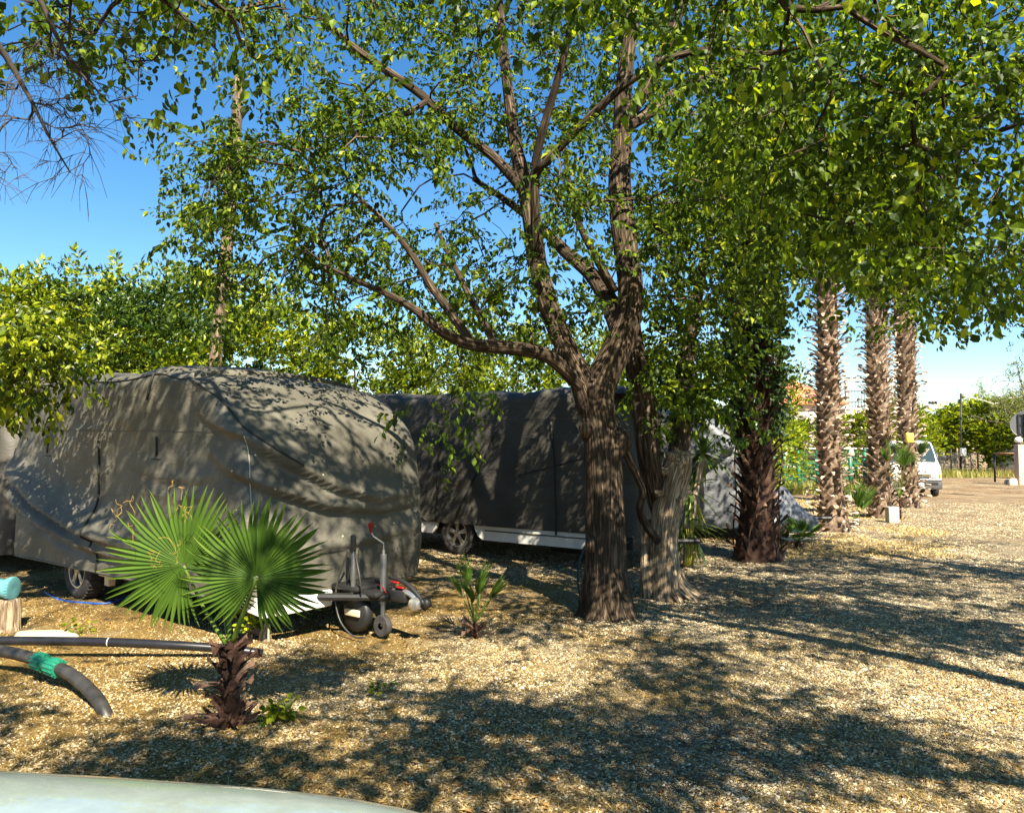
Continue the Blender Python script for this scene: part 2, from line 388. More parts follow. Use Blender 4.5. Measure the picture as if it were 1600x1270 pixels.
M['leafbig'] = leafmat('broad_leaves', [(0, (0.022, 0.042, 0.005)), (0.5, (0.06, 0.105, 0.006)), (0.82, (0.15, 0.23, 0.010)), (1, (0.32, 0.36, 0.02))], 0.45, rough=0.45, spec=0.3)
M['citrus'] = leafmat('citrus_leaves', [(0, (0.022, 0.042, 0.004)), (0.35, (0.085, 0.13, 0.005)), (0.75, (0.235, 0.285, 0.008)), (1, (0.38, 0.40, 0.02))], 0.33, rough=0.4)
M['darkcitrus'] = leafmat('dark_citrus_leaves', [(0, (0.015, 0.035, 0.005)), (0.6, (0.035, 0.07, 0.008)), (1, (0.14, 0.2, 0.02))], 0.25, rough=0.35)
M['ivy'] = leafmat('ivy_leaves', [(0, (0.015, 0.035, 0.006)), (1, (0.05, 0.09, 0.014))], 0.2, rough=0.35)
M['feather'] = leafmat('pale_foliage', [(0, (0.10, 0.12, 0.035)), (1, (0.30, 0.33, 0.12))], 0.3)
M['pine'] = leafmat('pine_needles', [(0, (0.05, 0.07, 0.02)), (1, (0.20, 0.22, 0.07))], 0.2)
M['fan'] = leafmat('fan_palm_leaf', [(0, (0.03, 0.065, 0.010)), (0.5, (0.075, 0.14, 0.018)), (0.9, (0.15, 0.22, 0.035)), (1, (0.32, 0.30, 0.10))], 0.3, rough=0.4)
M['yucca'] = leafmat('strap_leaf', [(0, (0.05, 0.09, 0.02)), (0.7, (0.14, 0.2, 0.05)), (1, (0.45, 0.42, 0.06))], 0.25)
M['boot'] = rampmat('palm_leaf_bases', [(0, (0.05, 0.03, 0.018)), (0.38, (0.30, 0.215, 0.15)), (1, (0.66, 0.54, 0.43))], rough=0.85, noise=0.7, nscale=14, bump=0.8, bscale=45)
M['darkboot'] = rampmat('young_palm_bases', [(0, (0.02, 0.01, 0.007)), (0.5, (0.075, 0.038, 0.025)), (1, (0.20, 0.125, 0.085))], rough=0.8, noise=0.6, nscale=25, bump=0.8, bscale=60)
M['cover'] = covermat('olive_grey_cover', (0.064, 0.059, 0.045), (0.128, 0.120, 0.093))
M['cover2'] = covermat('charcoal_cover', (0.042, 0.038, 0.031), (0.078, 0.071, 0.058), specks=0.012)
M['cover3'] = covermat('silver_cover', (0.10, 0.103, 0.11), (0.20, 0.205, 0.22), rough=0.5, specks=0.0)
M['piping'] = plain('black_webbing', (0.012, 0.012, 0.012), 0.7)
M['seam'] = plain('cover_seam', (0.09, 0.085, 0.07), 0.7)
M['paleseam'] = plain('pale_seam', (0.5, 0.46, 0.36), 0.7)
M['white'] = plain('white_panel', (0.72, 0.70, 0.64), 0.35, noise=0.12, nscale=5)
M['cream'] = plain('cream_panel', (0.62, 0.52, 0.34), 0.4, noise=0.2, nscale=5)
M['tyre'] = plain('tyre_rubber', (0.035, 0.032, 0.030), 0.85, noise=0.4, nscale=20, bump=0.3)
M['alloy'] = plain('alloy_rim', (0.55, 0.54, 0.52), 0.3, metal=0.85, noise=0.15)
M['darkalloy'] = plain('dark_brake_metal', (0.05, 0.05, 0.05), 0.6, metal=0.6)  # dark metal of the drum behind the spokes
M['chassis'] = plain('chassis_black', (0.015, 0.015, 0.015), 0.5, spec=0.4, noise=0.3)
M['steel'] = plain('galvanised_steel', (0.20, 0.20, 0.195), 0.5, metal=0.8, noise=0.25, nscale=30)
M['red'] = plain('red_plastic', (0.22, 0.008, 0.007), 0.35)
M['hose'] = plain('black_pipe', (0.013, 0.013, 0.015), 0.28, noise=0.4, nscale=9, spec=0.6)
M['hosedust'] = plain('dusty_pipe', (0.036, 0.033, 0.030), 0.5, noise=0.6, nscale=6, bump=0.2)
M['green'] = plain('green_coupling', (0.01, 0.16, 0.095), 0.45, noise=0.3, nscale=30)
M['blue'] = plain('blue_hose', (0.008, 0.07, 0.34), 0.4)
M['teal'] = plain('teal_plastic', (0.10, 0.28, 0.30), 0.4, noise=0.15)
M['carpaint'] = plain('pale_car_paint', (0.26, 0.31, 0.285), 0.22, coat=1.0, noise=0.12, nscale=14)
M['glass'] = plain('dark_glass', (0.03, 0.045, 0.05), 0.06, spec=0.8)
M['vanwhite'] = plain('van_white_paint', (0.8, 0.8, 0.79), 0.25, coat=0.6, noise=0.04)
M['bumper'] = plain('grey_bumper_plastic', (0.06, 0.06, 0.06), 0.55)
M['grille'] = plain('grille_plastic', (0.16, 0.15, 0.10), 0.5)
M['amber'] = plain('amber_lens', (0.75, 0.22, 0.01), 0.25)
M['lens'] = plain('headlight_lens', (0.65, 0.63, 0.58), 0.12, spec=0.8)
M['plate'] = plain('number_plate', (0.75, 0.75, 0.72), 0.4)
M['ink'] = plain('plate_ink', (0.06, 0.03, 0.03), 0.5)
M['polewood'] = barkmat('pole_wood', (0.06, 0.042, 0.026), (0.15, 0.11, 0.07), (0.26, 0.2, 0.13), scale=22, strength=0.5, dist=0.01)
M['greenpost'] = plain('green_paint', (0.012, 0.14, 0.075), 0.45)
M['wire'] = plain('fence_wire', (0.30, 0.31, 0.30), 0.5, metal=0.5)
M['greenwire'] = plain('green_wire', (0.03, 0.14, 0.08), 0.5)
M['rust'] = plain('rusty_steel', (0.30, 0.15, 0.06), 0.8, noise=0.4, nscale=12)
M['pinkstone'] = plain('pinkish_render', (0.42, 0.31, 0.26), 0.9, noise=0.25, nscale=12, bump=0.5)
M['globe'] = plain('white_globe', (0.8, 0.78, 0.74), 0.3)
M['signback'] = plain('sign_back_grey', (0.11, 0.11, 0.115), 0.5, metal=0.3)
M['rooftile'] = None
M['wall'] = plain('cream_wall', (0.62, 0.52, 0.42), 0.9, noise=0.12, nscale=2)
M['concrete'] = plain('concrete', (0.40, 0.36, 0.30), 0.9, noise=0.3, nscale=8, bump=0.4)
M['rock'] = plain('flat_rock', (0.50, 0.42, 0.30), 0.9, noise=0.35, nscale=7, bump=0.8, bscale=25)
M['yellow'] = plain('yellow_box', (0.62, 0.45, 0.06), 0.4)
M['hill'] = plain('dry_hill', (0.20, 0.17, 0.10), 0.95, noise=0.4, nscale=0.05)

def tilemat():
    m, t, p = newmat('red_roof_tiles'); tc = t.nodes.new('ShaderNodeTexCoord')
    w = t.nodes.new('ShaderNodeTexWave'); w.inputs['Scale'].default_value = 1.6; w.inputs['Distortion'].default_value = 0.3; w.bands_direction = 'X'
    t.links.new(tc.outputs['Object'], w.inputs['Vector'])
    n = t.nodes.new('ShaderNodeTexNoise'); n.inputs['Scale'].default_value = 4; n.inputs['Detail'].default_value = 5; t.links.new(tc.outputs['Object'], n.inputs['Vector'])
    r = t.nodes.new('ShaderNodeValToRGB'); e = r.color_ramp.elements; e[0].position = .3; e[1].position = .7
    e[0].color = (0.40, 0.12, 0.06, 1); e[1].color = (0.62, 0.24, 0.13, 1)
    t.links.new(n.outputs['Fac'], r.inputs[0]); t.links.new(r.outputs[0], p.inputs['Base Color'])
    b = t.nodes.new('ShaderNodeBump'); b.inputs['Strength'].default_value = .6; b.inputs['Distance'].default_value = 0.05
    t.links.new(w.outputs['Fac'], b.inputs['Height']); t.links.new(b.outputs[0], p.inputs['Normal']); p.inputs['Roughness'].default_value = 0.85
    return m
M['rooftile'] = tilemat()

# ------------------------------------------------------------------ ground and hill
def build_ground():
    def axis(a0, a1, st, lo_, hi_):
        mid = list(np.arange(a0, a1, st)); out = []; x = a1; s = st
        while x < hi_: out.append(x); s *= 1.12; x += s
        out.append(hi_); left = []; x = a0; s = st
        while x > lo_:
            s *= 1.12; x -= s; left.append(max(x, lo_))
        return np.array(left[::-1]+mid+out)
    xs = axis(-7, 9, 0.045, -700, 700); ys = axis(1.5, 14, 0.045, -60, 1500)
    X, Y = np.meshgrid(xs, ys); Z = gz(X, Y)
    far = np.clip((np.hypot(X, Y)-40)/60, 0, 1); Z = Z*(1-far)
    near = (np.abs(X) < 12) & (Y > 0) & (Y < 18)
    P = np.stack([X[near]*9, Y[near]*9, 0*X[near]], 1); Z[near] += 0.006*fbm(P, 2)
    V = np.stack([X, Y, Z], -1).reshape(-1, 3); ny, nx = X.shape
    i = np.arange(ny-1)[:, None]*nx; j = np.arange(nx-1)[None, :]
    F = np.stack([i+j, i+j+1, i+nx+j+1, i+nx+j], -1).reshape(-1, 4)
    mb = MB(); mb.add(V, F); tag(mb.build('ground', M['ground']), kind='structure')
build_ground()
def build_hill():
    n = 60; a = np.linspace(-1, 1, n); X, Y = np.meshgrid(a, a); rr = np.hypot(X, Y)
    Z = 95*np.clip(1-rr, 0, 1)**1.1 + 6*fbm(np.stack([X.ravel()*5, Y.ravel()*5, 0*X.ravel()], 1), 5).reshape(n, n)*np.clip(1-rr, 0, 1)**.5 - 1.5*(rr > 0.95)
    V = np.stack([X*150-325, Y*120+330, Z], -1).reshape(-1, 3)
    i = np.arange(n-1)[:, None]*n; j = np.arange(n-1)[None, :]
    mb = MB(); mb.add(V, np.stack([i+j, i+j+1, i+n+j+1, i+n+j], -1).reshape(-1, 4)); tag(mb.build('hill', M['hill']), kind='structure')
build_hill()

def inst(TV, TF, leafid, Mx, T, rng, scale=None, rbias=0.0, rpow=1.0):
    """copy template (TV,TF) by matrices Mx (k,3,3) and offsets T (k,3)"""
    k = len(T); n = len(TV)
    V = np.einsum('kij,nj->kni', Mx, TV)
    if scale is not None: V = V*scale[:, None, None]
    V = V + T[:, None, :]
    F = TF[None]+ (np.arange(k)*n)[:, None, None]
    nl = leafid.max()+1
    r = rng.random((k, nl))**rpow + rbias
    A = np.clip(r[:, leafid], 0, 1)
    return V.reshape(-1, 3), F.reshape(-1, TF.shape[1]), A.ravel()

def gravel():
    rng = np.random.default_rng(5)
    octV = np.array([[1,0,0],[-1,0,0],[0,1,0],[0,-1,0],[0,0,1],[0,0,-1]], float)
    octF = np.array([[0,2,4],[2,1,4],[1,3,4],[3,0,4],[2,0,5],[1,2,5],[3,1,5],[0,3,5]])
    # density in view: more, smaller on screen; keep a metric density that falls with distance
    N = 560000
    d = 3.0*(24.0/3.0)**rng.random(N)
    x = (rng.random(N)*2-1)*0.72*d
    P = np.stack([x*0.8, d*0.8, 0*x], 1); m = fbm(P, 4)*0.35 + np.clip(x*0.05, -0.2, 0.25)
    rut = fbm(np.stack([x*1.1+d*.3, d*.28, 0*x+4], 1), 3)
    keep = rng.random(N) < np.clip(0.6 + m*2.0 - .6*np.clip(rut-.15, 0, .7), 0.10, 1)
    # keep pebbles clear of nothing: they lie on the ground
    x = x[keep]; y = d[keep]; k = len(x)
    s = 0.0034 + 0.0066*rng.random(k)**2.4
    s = s*(1+0.6*np.clip((y-7)/8, 0, 1))
    big = rng.random(k) < 0.004; s[big] *= 2.0
    z = gz(x, y) + s*0.25
    sc = np.stack([s*(1+0.7*rng.random(k)), s*(0.8+0.5*rng.random(k)), s*(0.45+0.4*rng.random(k))], 1)
    a = rng.random(k)*2*pi; b = (rng.random(k)-.5)*0.9
    ca, sa, cb, sb = np.cos(a), np.sin(a), np.cos(b), np.sin(b)
    Rz = np.zeros((k, 3, 3)); Rz[:, 0, 0] = ca; Rz[:, 0, 1] = -sa; Rz[:, 1, 0] = sa; Rz[:, 1, 1] = ca; Rz[:, 2, 2] = 1
    Rx = np.zeros((k, 3, 3)); Rx[:, 0, 0] = 1; Rx[:, 1, 1] = cb; Rx[:, 1, 2] = -sb; Rx[:, 2, 1] = sb; Rx[:, 2, 2] = cb
    Mx = np.einsum('kij,kjl->kil', Rz, Rx)*sc[:, None, :]
    jit = octV[None]*(0.75+0.5*rng.random((k, 6, 1)))
    V = np.einsum('kij,knj->kni', Mx, jit) + np.stack([x, y, z], 1)[:, None]
    F = octF[None] + (np.arange(k)*6)[:, None, None]
    A = np.repeat(np.clip(rng.random(k)*0.9+m[keep]*0.25, 0, 1), 6)
    mb = MB(); mb.add(V.reshape(-1, 3), F.reshape(-1, 3), A)
    tag(mb.build('gravel', M['stone'], smooth=False), 'loose pale gravel scattered over the yard', 'gravel', kind='stuff')
gravel()
def blades(name, mat, xs, ys, L, w, up, rng, label, cat, droop=0.5, rb=0.0):
    k = len(xs); z = gz(xs, ys)*(np.hypot(xs, ys) < 60)
    a = rng.random(k)*2*pi; el = up*rng.random(k) if np.isscalar(up) else up[0]+(up[1]-up[0])*rng.random(k)
    D = np.stack([np.cos(a)*np.cos(el), np.sin(a)*np.cos(el), np.sin(el)], 1)
    S = np.stack([-np.sin(a), np.cos(a), 0*a], 1)
    Lk = L*(0.5+rng.random(k)); B = np.stack([xs, ys, z+0.003], 1)
    mid = B + D*(Lk*0.55)[:, None]; tip = B + D*Lk[:, None] - np.array([0, 0, 1])*(droop*Lk*0.3*np.sin(el))[:, None]
    W = S*w
    V = np.stack([B-W, B+W, mid+W*.8, mid-W*.8, tip], 1)
    F4 = np.array([[0, 1, 2, 3]]); F3 = np.array([[3, 2, 4]])
    o = (np.arange(k)*5)[:, None, None]
    mb = MB(); mb.add(V.reshape(-1, 3), (F4[None]+o).reshape(-1, 4), np.repeat(np.clip(rng.random(k)+rb, 0, 1), 5))
    mb.F.setdefault(3, []).append((F3[None]+o).reshape(-1, 3))
    return tag(mb.build(name, mat, smooth=False), label, cat, kind='stuff')
rng = np.random.default_rng(11)
N = 260000; d = 3.0*(15/3.0)**rng.random(N); x = (rng.random(N)*2-1)*0.7*d
m = fbm(np.stack([x*0.9+40, d*0.9, 0*x], 1), 4)*0.5 - np.clip(x*0.09, -0.3, 0.6)
kp = rng.random(N) < np.clip(0.35+m*1.2, 0.03, 1); x = x[kp]; d = d[kp]
blades('dry_straw', M['straw'], x, d, 0.045, 0.0013, 0.45, rng, 'golden dry straw and leaf litter lying among the gravel', 'straw')
def litter(N=9000):
    rng = np.random.default_rng(77); d = 3.1*(13/3.1)**rng.random(N); x = (rng.random(N)*2-1)*.7*d
    kp = fbm(np.stack([x*.7+9, d*.7, 0*x], 1), 4)*.8 - .03*x > -.1+.5*rng.random(N); x = x[kp]; d = d[kp]; k = len(x)
    TV = np.array([[0, 0, 0], [-.26, .4, .10], [0, 1, .03], [.26, .4, .12], [0, .5, 0]]); TF = np.array([[0, 4, 1], [1, 4, 2], [2, 4, 3], [3, 4, 0]])
    a = rng.random(k)*6.28; ca, sa = np.cos(a), np.sin(a); Mx = np.zeros((k, 3, 3)); Mx[:, 0, 0] = ca; Mx[:, 0, 1] = -sa; Mx[:, 1, 0] = sa; Mx[:, 1, 1] = ca
    Mx[:, 2, 0] = .5*(rng.random(k)-.5); Mx[:, 2, 1] = .3*(rng.random(k)-.3); Mx[:, 2, 2] = 1.5
    V, F, A = inst(TV, TF, np.zeros(5, int), Mx, np.stack([x, d, gz(x, d)+.008], 1), rng, .02+.03*rng.random(k))
    mb = MB(); mb.add(V, F, A); tag(mb.build('leaf_litter', M['litter'], smooth=False), 'curled dry brown leaves fallen on the gravel', 'leaf litter', kind='stuff')
litter()
# dry grass under the palms
N = 60000; y = 12+14*rng.random(N); x = (0.18+0.42*rng.random(N))*y + 0.4*rng.standard_normal(N)
kp = (fbm(np.stack([x*0.6, y*0.6, 0*x], 1), 3) > -0.1) & (x < 0.40*y+2.3+1.2*vnoise(np.stack([x*.7, y*.7, 0*x], 1))-.8*rng.random(N)); x = x[kp]; y = y[kp]
blades('dry_grass', M['straw'], x, y, 0.075, 0.004, (0.0, 0.8), rng, 'dry yellow grass clippings under the row of palms', 'grass', rb=0.15)
N = 16000; y = 27+10*rng.random(N); x = y*(0.30+0.2*rng.random(N)); kp = y > 28.5
x2 = 24+10*rng.random(6000); y2 = 44+9*rng.random(6000)
x = np.concatenate([x[kp], x2]); y = np.concatenate([y[kp], y2])
blades('weeds', M['weed'], x, y, 0.42, 0.012, (0.8, 1.5), rng, 'green and yellow weeds growing along the fences', 'weeds')

# ------------------------------------------------------------------ leaf sprays
def leaf_tpl(L=0.08, w=0.42, lobes=False):
    if lobes:
        V = np.array([[0,0,0],[-.34,.30,.05],[-.50,.62,.0],[-.22,.62,.03],[0,1.0,-.16],[.22,.62,.03],[.50,.62,.0],[.34,.30,.05],[0,.42,-.05]], float)
        F = [[0,8,1],[1,8,3],[1,3,2],[3,8,4],[4,8,5],[5,8,7],[5,7,6],[7,8,0]]
        V[:, 0] *= w/0.42
        return V*L, np.array(F)
    V = np.array([[0,0,0],[-.5*w*1.1,.34,.07],[-.36*w,.68,.05],[0,1,-.16],[.36*w,.68,.05],[.5*w*1.1,.34,.07],[0,.5,-.04]], float)
    F = [[0,6,1],[1,6,2],[2,6,3],[3,6,4],[4,6,5],[5,6,0]]
    return V*L, np.array(F)
def rotm(axis, a): return np.array(Matrix.Rotation(a, 3, axis))
def spray(rng, n=12, length=0.34, L=0.08, w=0.42, droop=(0.3, 1.2), lobes=False, spread=1.0, up=False):
    """leaves on a short twig that runs along +X and sags"""
    lv, lf = leaf_tpl(1.0, w, lobes); V = []; F = []; ids = []; b = 0
    for i in range(n):
        t = (i+0.6)/n; side = 1 if i % 2 else -1
        px = length*t; pz = -0.25*length*t*t; py = 0.02*rng.standard_normal()
        yaw = side*(0.5+0.8*rng.random())*spread - pi/2 + (0 if i < n-1 else -side*0.6)
        dr = droop[0]+(droop[1]-droop[0])*rng.random()
        if up: dr = -dr
        Mx = rotm('Z', yaw) @ rotm('X', -dr) @ rotm('Y', (rng.random()-.5)*1.6)
        s = L*(0.65+0.6*rng.random())
        o = np.array([px, py, pz]) + Mx @ np.array([0, 0.25*L, 0])
        V.append((lv*s) @ Mx.T + o); F.append(lf+b); b += len(lv); ids += [i]*len(lv)
    return np.vstack(V), np.vstack(F), np.array(ids)
def place_sprays(mb, pts, dirs, rng, tpls, tilt=0.35, scale=(0.62, 1.35), rbias=0.0, rpow=1.0):
    """pts (k,3); dirs (k,3) preferred horizontal direction"""
    k = len(pts); pick = rng.integers(0, len(tpls), k)
    rb = rbias if not np.isscalar(rbias) else np.full(k, rbias)
    for q, (TV, TF, ids) in enumerate(tpls):
        s = pick == q; P = pts[s]; D = dirs[s]; m = len(P)
        if m == 0: continue
        a = np.arctan2(D[:, 1], D[:, 0]) + rng.standard_normal(m)*0.7
        e = np.arctan2(D[:, 2], np.hypot(D[:, 0], D[:, 1]))*0.6 + rng.standard_normal(m)*tilt
        r = rng.standard_normal(m)*0.5
        X = np.stack([np.cos(a)*np.cos(e), np.sin(a)*np.cos(e), np.sin(e)], 1)
        Z0 = np.stack([-np.cos(a)*np.sin(e), -np.sin(a)*np.sin(e), np.cos(e)], 1); Y0 = np.cross(Z0, X)
        Y = Y0*np.cos(r)[:, None]+Z0*np.sin(r)[:, None]; Z = np.cross(X, Y)
        Mx = np.stack([X, Y, Z], -1)
        V, F, A = inst(TV, TF, ids, Mx, P, rng, scale[0]+(scale[1]-scale[0])*rng.random(m), 0.0, rpow)
        A = np.clip(A + np.repeat(rb[s], len(TV)), 0, 1)
        mb.add(V, F, A)
_r = np.random.default_rng(3)
SP = {}
SP['tree'] = [spray(_r, 13, 0.36, 0.080, 0.5) for _ in range(5)]
SP['fine'] = [spray(_r, 14, 0.34, 0.070, 0.50) for _ in range(5)]
SP['broad'] = [spray(_r, 12, 0.36, 0.066, 0.62, droop=(0.5, 1.35)) for _ in range(5)]
SP['large'] = [spray(_r, 9, 0.34, 0.076, 0.66, droop=(0.5, 1.35)) for _ in range(4)]
SP['citrus'] = [spray(_r, 14, 0.30, 0.105, 0.44, droop=(0.15, 0.9), up=True) for _ in range(5)]
SP['big'] = [spray(_r, 12, 0.55, 0.26, 0.5, droop=(0.0, 0.9), up=True) for _ in range(4)]
SP['feather'] = [spray(_r, 16, 0.7, 0.16, 0.3, droop=(0.2, 1.1), up=True) for _ in range(4)]
SP['ivy'] = [spray(_r, 9, 0.2, 0.075, 0.85, droop=(0.5, 1.4)) for _ in range(3)]

def grow(limbs, targets, rng, step=0.16, tip=0.0028, sag=0.0, branchy=2.25, wig=0.05, maxlen=99):
    """limbs: resampled arrays (x,y,z,r). targets (k,3): each is joined to the nearest wood by a bent branch.
       returns list of (pts, radii) and end directions"""
    CAP = sum(len(l) for l in limbs) + len(targets)*60
    pos = np.zeros((CAP, 3)); par = np.full(CAP, -1); rad0 = np.zeros(CAP); dirv = np.zeros((CAP, 3)); n = 0
    for l in limbs:
        T = np.gradient(l[:, :3], axis=0); T /= np.linalg.norm(T, axis=1, keepdims=True)+1e-9
        for i in range(len(l)):
            pos[n] = l[i, :3]; rad0[n] = l[i, 3]; par[n] = n-1 if i else -1; dirv[n] = T[i]; n += 1
    nl = n; load = np.zeros(CAP); branches = []
    tg = np.asarray(targets); dist0 = np.full(len(tg), 1e9)
    for i in range(0, nl): dist0 = np.minimum(dist0, np.linalg.norm(tg-pos[i], axis=1))
    order = np.argsort(dist0 + rng.random(len(tg))*0.3)
    ends = []
    for t in order:
        p3 = tg[t]; D = p3-pos[:n]; dd = np.linalg.norm(D, axis=1)+1e-6
        al = np.einsum('ij,ij->i', D, dirv[:n])/dd
        cost = dd*(1.0-0.28*al) + 0.25*np.where(rad0[:n] > 0.12, 1, 0)
        i0 = int(np.argmin(cost)); p0 = pos[i0]; L = dd[i0]
        if L > maxlen or L < 0.03: continue
        k = max(2, int(L/step)); 
        c1 = p0 + dirv[i0]*L*0.30 + rng.standard_normal(3)*L*0.06
        c2 = p3 - (p3-p0)*0.30 + np.array([0, 0, 0.10-sag])*L + rng.standard_normal(3)*L*0.10
        tt = (np.arange(1, k+1)/k)[:, None]
        C = (1-tt)**3*p0 + 3*(1-tt)**2*tt*c1 + 3*(1-tt)*tt**2*c2 + tt**3*p3
        C[:-1] += rng.standard_normal((k-1, 3))*wig*min(L, 1)*0.35
        idx = []
        prev = i0
        for q in range(k):
            pos[n] = C[q]; par[n] = prev; v = C[q]-pos[prev]; dirv[n] = v/(np.linalg.norm(v)+1e-9); idx.append(n); prev = n; n += 1
        branches.append((i0, idx)); ends.append((p3, dirv[n-1].copy()))
    # pipe-model radii
    acc = np.zeros(n)
    for i0, idx in reversed(branches):
        a = tip**branchy
        for q in reversed(idx):
            a = a + acc[q]; rad0[q] = a**(1/branchy)
            # a kept growing towards the base
        acc[i0] += a
    out = []
    for i0, idx in branches:
        lim = max(rad0[i0]*0.8, tip) if i0 < nl else rad0[i0]
        P = np.vstack([pos[i0], pos[idx]]); r = np.concatenate([[rad0[idx[0]]], rad0[idx]])
        out.append((P, np.minimum(r*1.0, lim)))
    return out, ends

def px_limb(rows, step=0.12):
    """rows of (u,v,Y,r) traced on the photo at their own depth"""
    P = np.array([[*at(u, v, Y), r] for u, v, Y, r in rows]); return resample(P, step)
def region(rng, u0, u1, v0, v1, Y0, Y1, n, hole=None):
    out = []
    while len(out) < n:
        u = u0+(u1-u0)*rng.random(); v = v0+(v1-v0)*rng.random(); Y = Y0+(Y1-Y0)*rng.random()
        if hole is not None and hole(u, v, rng): continue
        p = at(u, v, Y)
        if p[2] > 1.2: out.append(p)
    return np.array(out)
def topx(P):
    P = np.asarray(P, float); x, y, z = P[:, 0], P[:, 1], P[:, 2]-CAMH; f = y*cp+z*sp; w = -y*sp+z*cp
    return np.stack([800+FPX*x/f, 635-FPX*w/f], 1), f
def clear_limbs(P, limbs, rad):
    """thin the foliage that would grow on the road side of the big limbs"""
    q, f = topx(P); keep = np.ones(len(P), bool)
    for l in limbs:
        a, fa = topx(l[:, :3]); d = np.hypot(q[:, None, 0]-a[None, :, 0], q[:, None, 1]-a[None, :, 1]); i = d.argmin(1)
        keep &= ~((d.min(1) < rad) & (f < fa[i]+.1))
    return P[keep]
def clumpy(P, rng, f=1.1, thr=-0.25):
    q = fbm(P*f, 3); return P[q > thr]

def build_tree(name, loc, label, cat, trunk_limbs, minor_limbs, targets, rng, tpls, leafm, barkm, nspray=3, leafless=0.0,
               big_n=20, thin_n=5, spread=0.16, group=None, sag=0.0, jit=0.05, tip=0.0034, trunk_extra=None, rpow=1.0, tilt=0.35, maxlen=99, wig=0.05):
    root = empty(name, loc, 0, label, cat, group); off = np.array(loc, float)
    limbs = trunk_limbs + minor_limbs
    brs, ends = grow(limbs, targets, rng, sag=sag, tip=tip, maxlen=maxlen, wig=wig)
    mb = MB()
    for l in trunk_limbs: mb.tube(l[:, :3]-off, l[:, 3], big_n, jit=jit)
    if trunk_extra: trunk_extra(mb, off)
    mb.build('trunk', barkm, root)
    mt = MB()
    for l in minor_limbs: mt.tube(l[:, :3]-off, l[:, 3], 10, jit=jit*0.7)
    for P, r in brs: mt.tube(P-off, r, 6 if r[0] > 0.012 else (4 if r[0] > 0.006 else 3), cap=False)
    mt.build('branches', barkm if len(minor_limbs) else M['barkthin'], root)
    if nspray:
        pts = []; dirs = []
        for p, d in ends:
            if rng.random() < leafless: continue
            for q in range(nspray):
                pts.append(p + rng.standard_normal(3)*spread*np.array([1, 1, .8])); dirs.append(d+rng.standard_normal(3)*0.5)
        if pts:
            ml = MB(); place_sprays(ml, np.array(pts)-off, np.array(dirs), rng, tpls, rpow=rpow, tilt=tilt)
            ml.build('crown', leafm, root, smooth=False)
    return root

# ------------------------------------------------------------------ the big tree in the middle
rng = np.random.default_rng(21)
t0 = [(948, 985, 8.0, .33), (948, 958, 8.0, .275), (947, 930, 8.0, .235), (946, 880, 8.0, .215), (945, 800, 8.0, .195), (943, 730, 8.0, .187), (938, 670, 8.0, .18), (930, 625, 8.0, .185), (925, 600, 8.0, .18)]
main = px_limb(t0, .06)
R1 = px_limb([(928, 640, 8.0, .17), (940, 595, 8.0, .165), (962, 548, 8.0, .155), (980, 500, 8.02, .14), (985, 450, 8.05, .13), (976, 370, 8.1, .128), (968, 290, 8.2, .12), (972, 210, 8.3, .105), (976, 120, 8.4, .09), (988, 30, 8.5, .08), (1005, -80, 8.6, .06), (1020, -220, 8.7, .035)], .08)
L1 = px_limb([(925, 640, 8.0, .15), (905, 585, 7.95, .125), (882, 540, 7.9, .11), (858, 480, 7.9, .105), (840, 415, 7.9, .10), (832, 350, 7.95, .095), (822, 295, 8.0, .09), (806, 230, 8.1, .07), (795, 150, 8.2, .06), (785, 60, 8.3, .05), (775, -60, 8.4, .035), (770, -180, 8.5, .02)], .08)
L2 = px_limb([(838, 400, 7.85, .055), (836, 330, 7.6, .05), (838, 250, 7.4, .045), (855, 180, 7.2, .04), (878, 100, 7.0, .036), (898, 10, 6.8, .03), (915, -90, 6.6, .02)], .1)
L3 = px_limb([(838, 270, 7.4, .042), (880, 225, 7.2, .04), (925, 180, 7.0, .038), (980, 130, 6.8, .036), (1040, 95, 6.6, .033), (1110, 78, 6.4, .03), (1200, 84, 6.2, .022), (1300, 60, 6.0, .012)], .1)
H1 = px_limb([(915, 610, 7.95, 0.092), (880, 575, 7.8, 0.076), (845, 552, 7.6, 0.071), (790, 543, 7.4, 0.066), (735, 538, 7.2, 0.057), (690, 518, 7.0, 0.046), (655, 488, 6.9, 0.038), (610, 462, 6.8, 0.029), (560, 440, 6.7, 0.022), (520, 420, 6.6, 0.015)], .08)
H2 = px_limb([(738, 538, 7.2, .045), (705, 490, 7.2, .042), (672, 445, 7.2, .036), (645, 400, 7.2, .03), (600, 345, 7.1, .02), (550, 300, 7.0, .012)], .1)
H3 = px_limb([(775, 540, 7.35, .04), (748, 490, 7.4, .036), (722, 440, 7.5, .032), (702, 400, 7.6, .026), (680, 350, 7.7, .018)], .1)
B1 = px_limb([(972, 520, 8.05, .12), (948, 465, 8.3, .10), (920, 425, 8.6, .085), (885, 395, 8.9, .075), (850, 360, 9.2, .06), (800, 320, 9.4, .045), (740, 280, 9.6, .03)], .08)
U1 = px_limb([(822, 300, 8.0, .075), (795, 270, 8.0, .06), (765, 240, 8.0, .052), (718, 205, 8.0, .05), (660, 150, 7.9, .046), (600, 108, 7.8, .042), (545, 68, 7.7, .036), (495, 22, 7.6, .03), (440, -30, 7.5, .02), (380, -70, 7.4, .012)], .1)
U2 = px_limb([(668, 158, 7.9, .03), (640, 175, 7.8, .026), (600, 200, 7.7, .02), (560, 205, 7.6, .012)], .1)
R2 = px_limb([(972, 190, 8.3, .08), (1010, 140, 8.3, .075), (1035, 85, 8.3, .07), (1060, 20, 8.3, .06), (1085, -60, 8.3, .04)], .1)
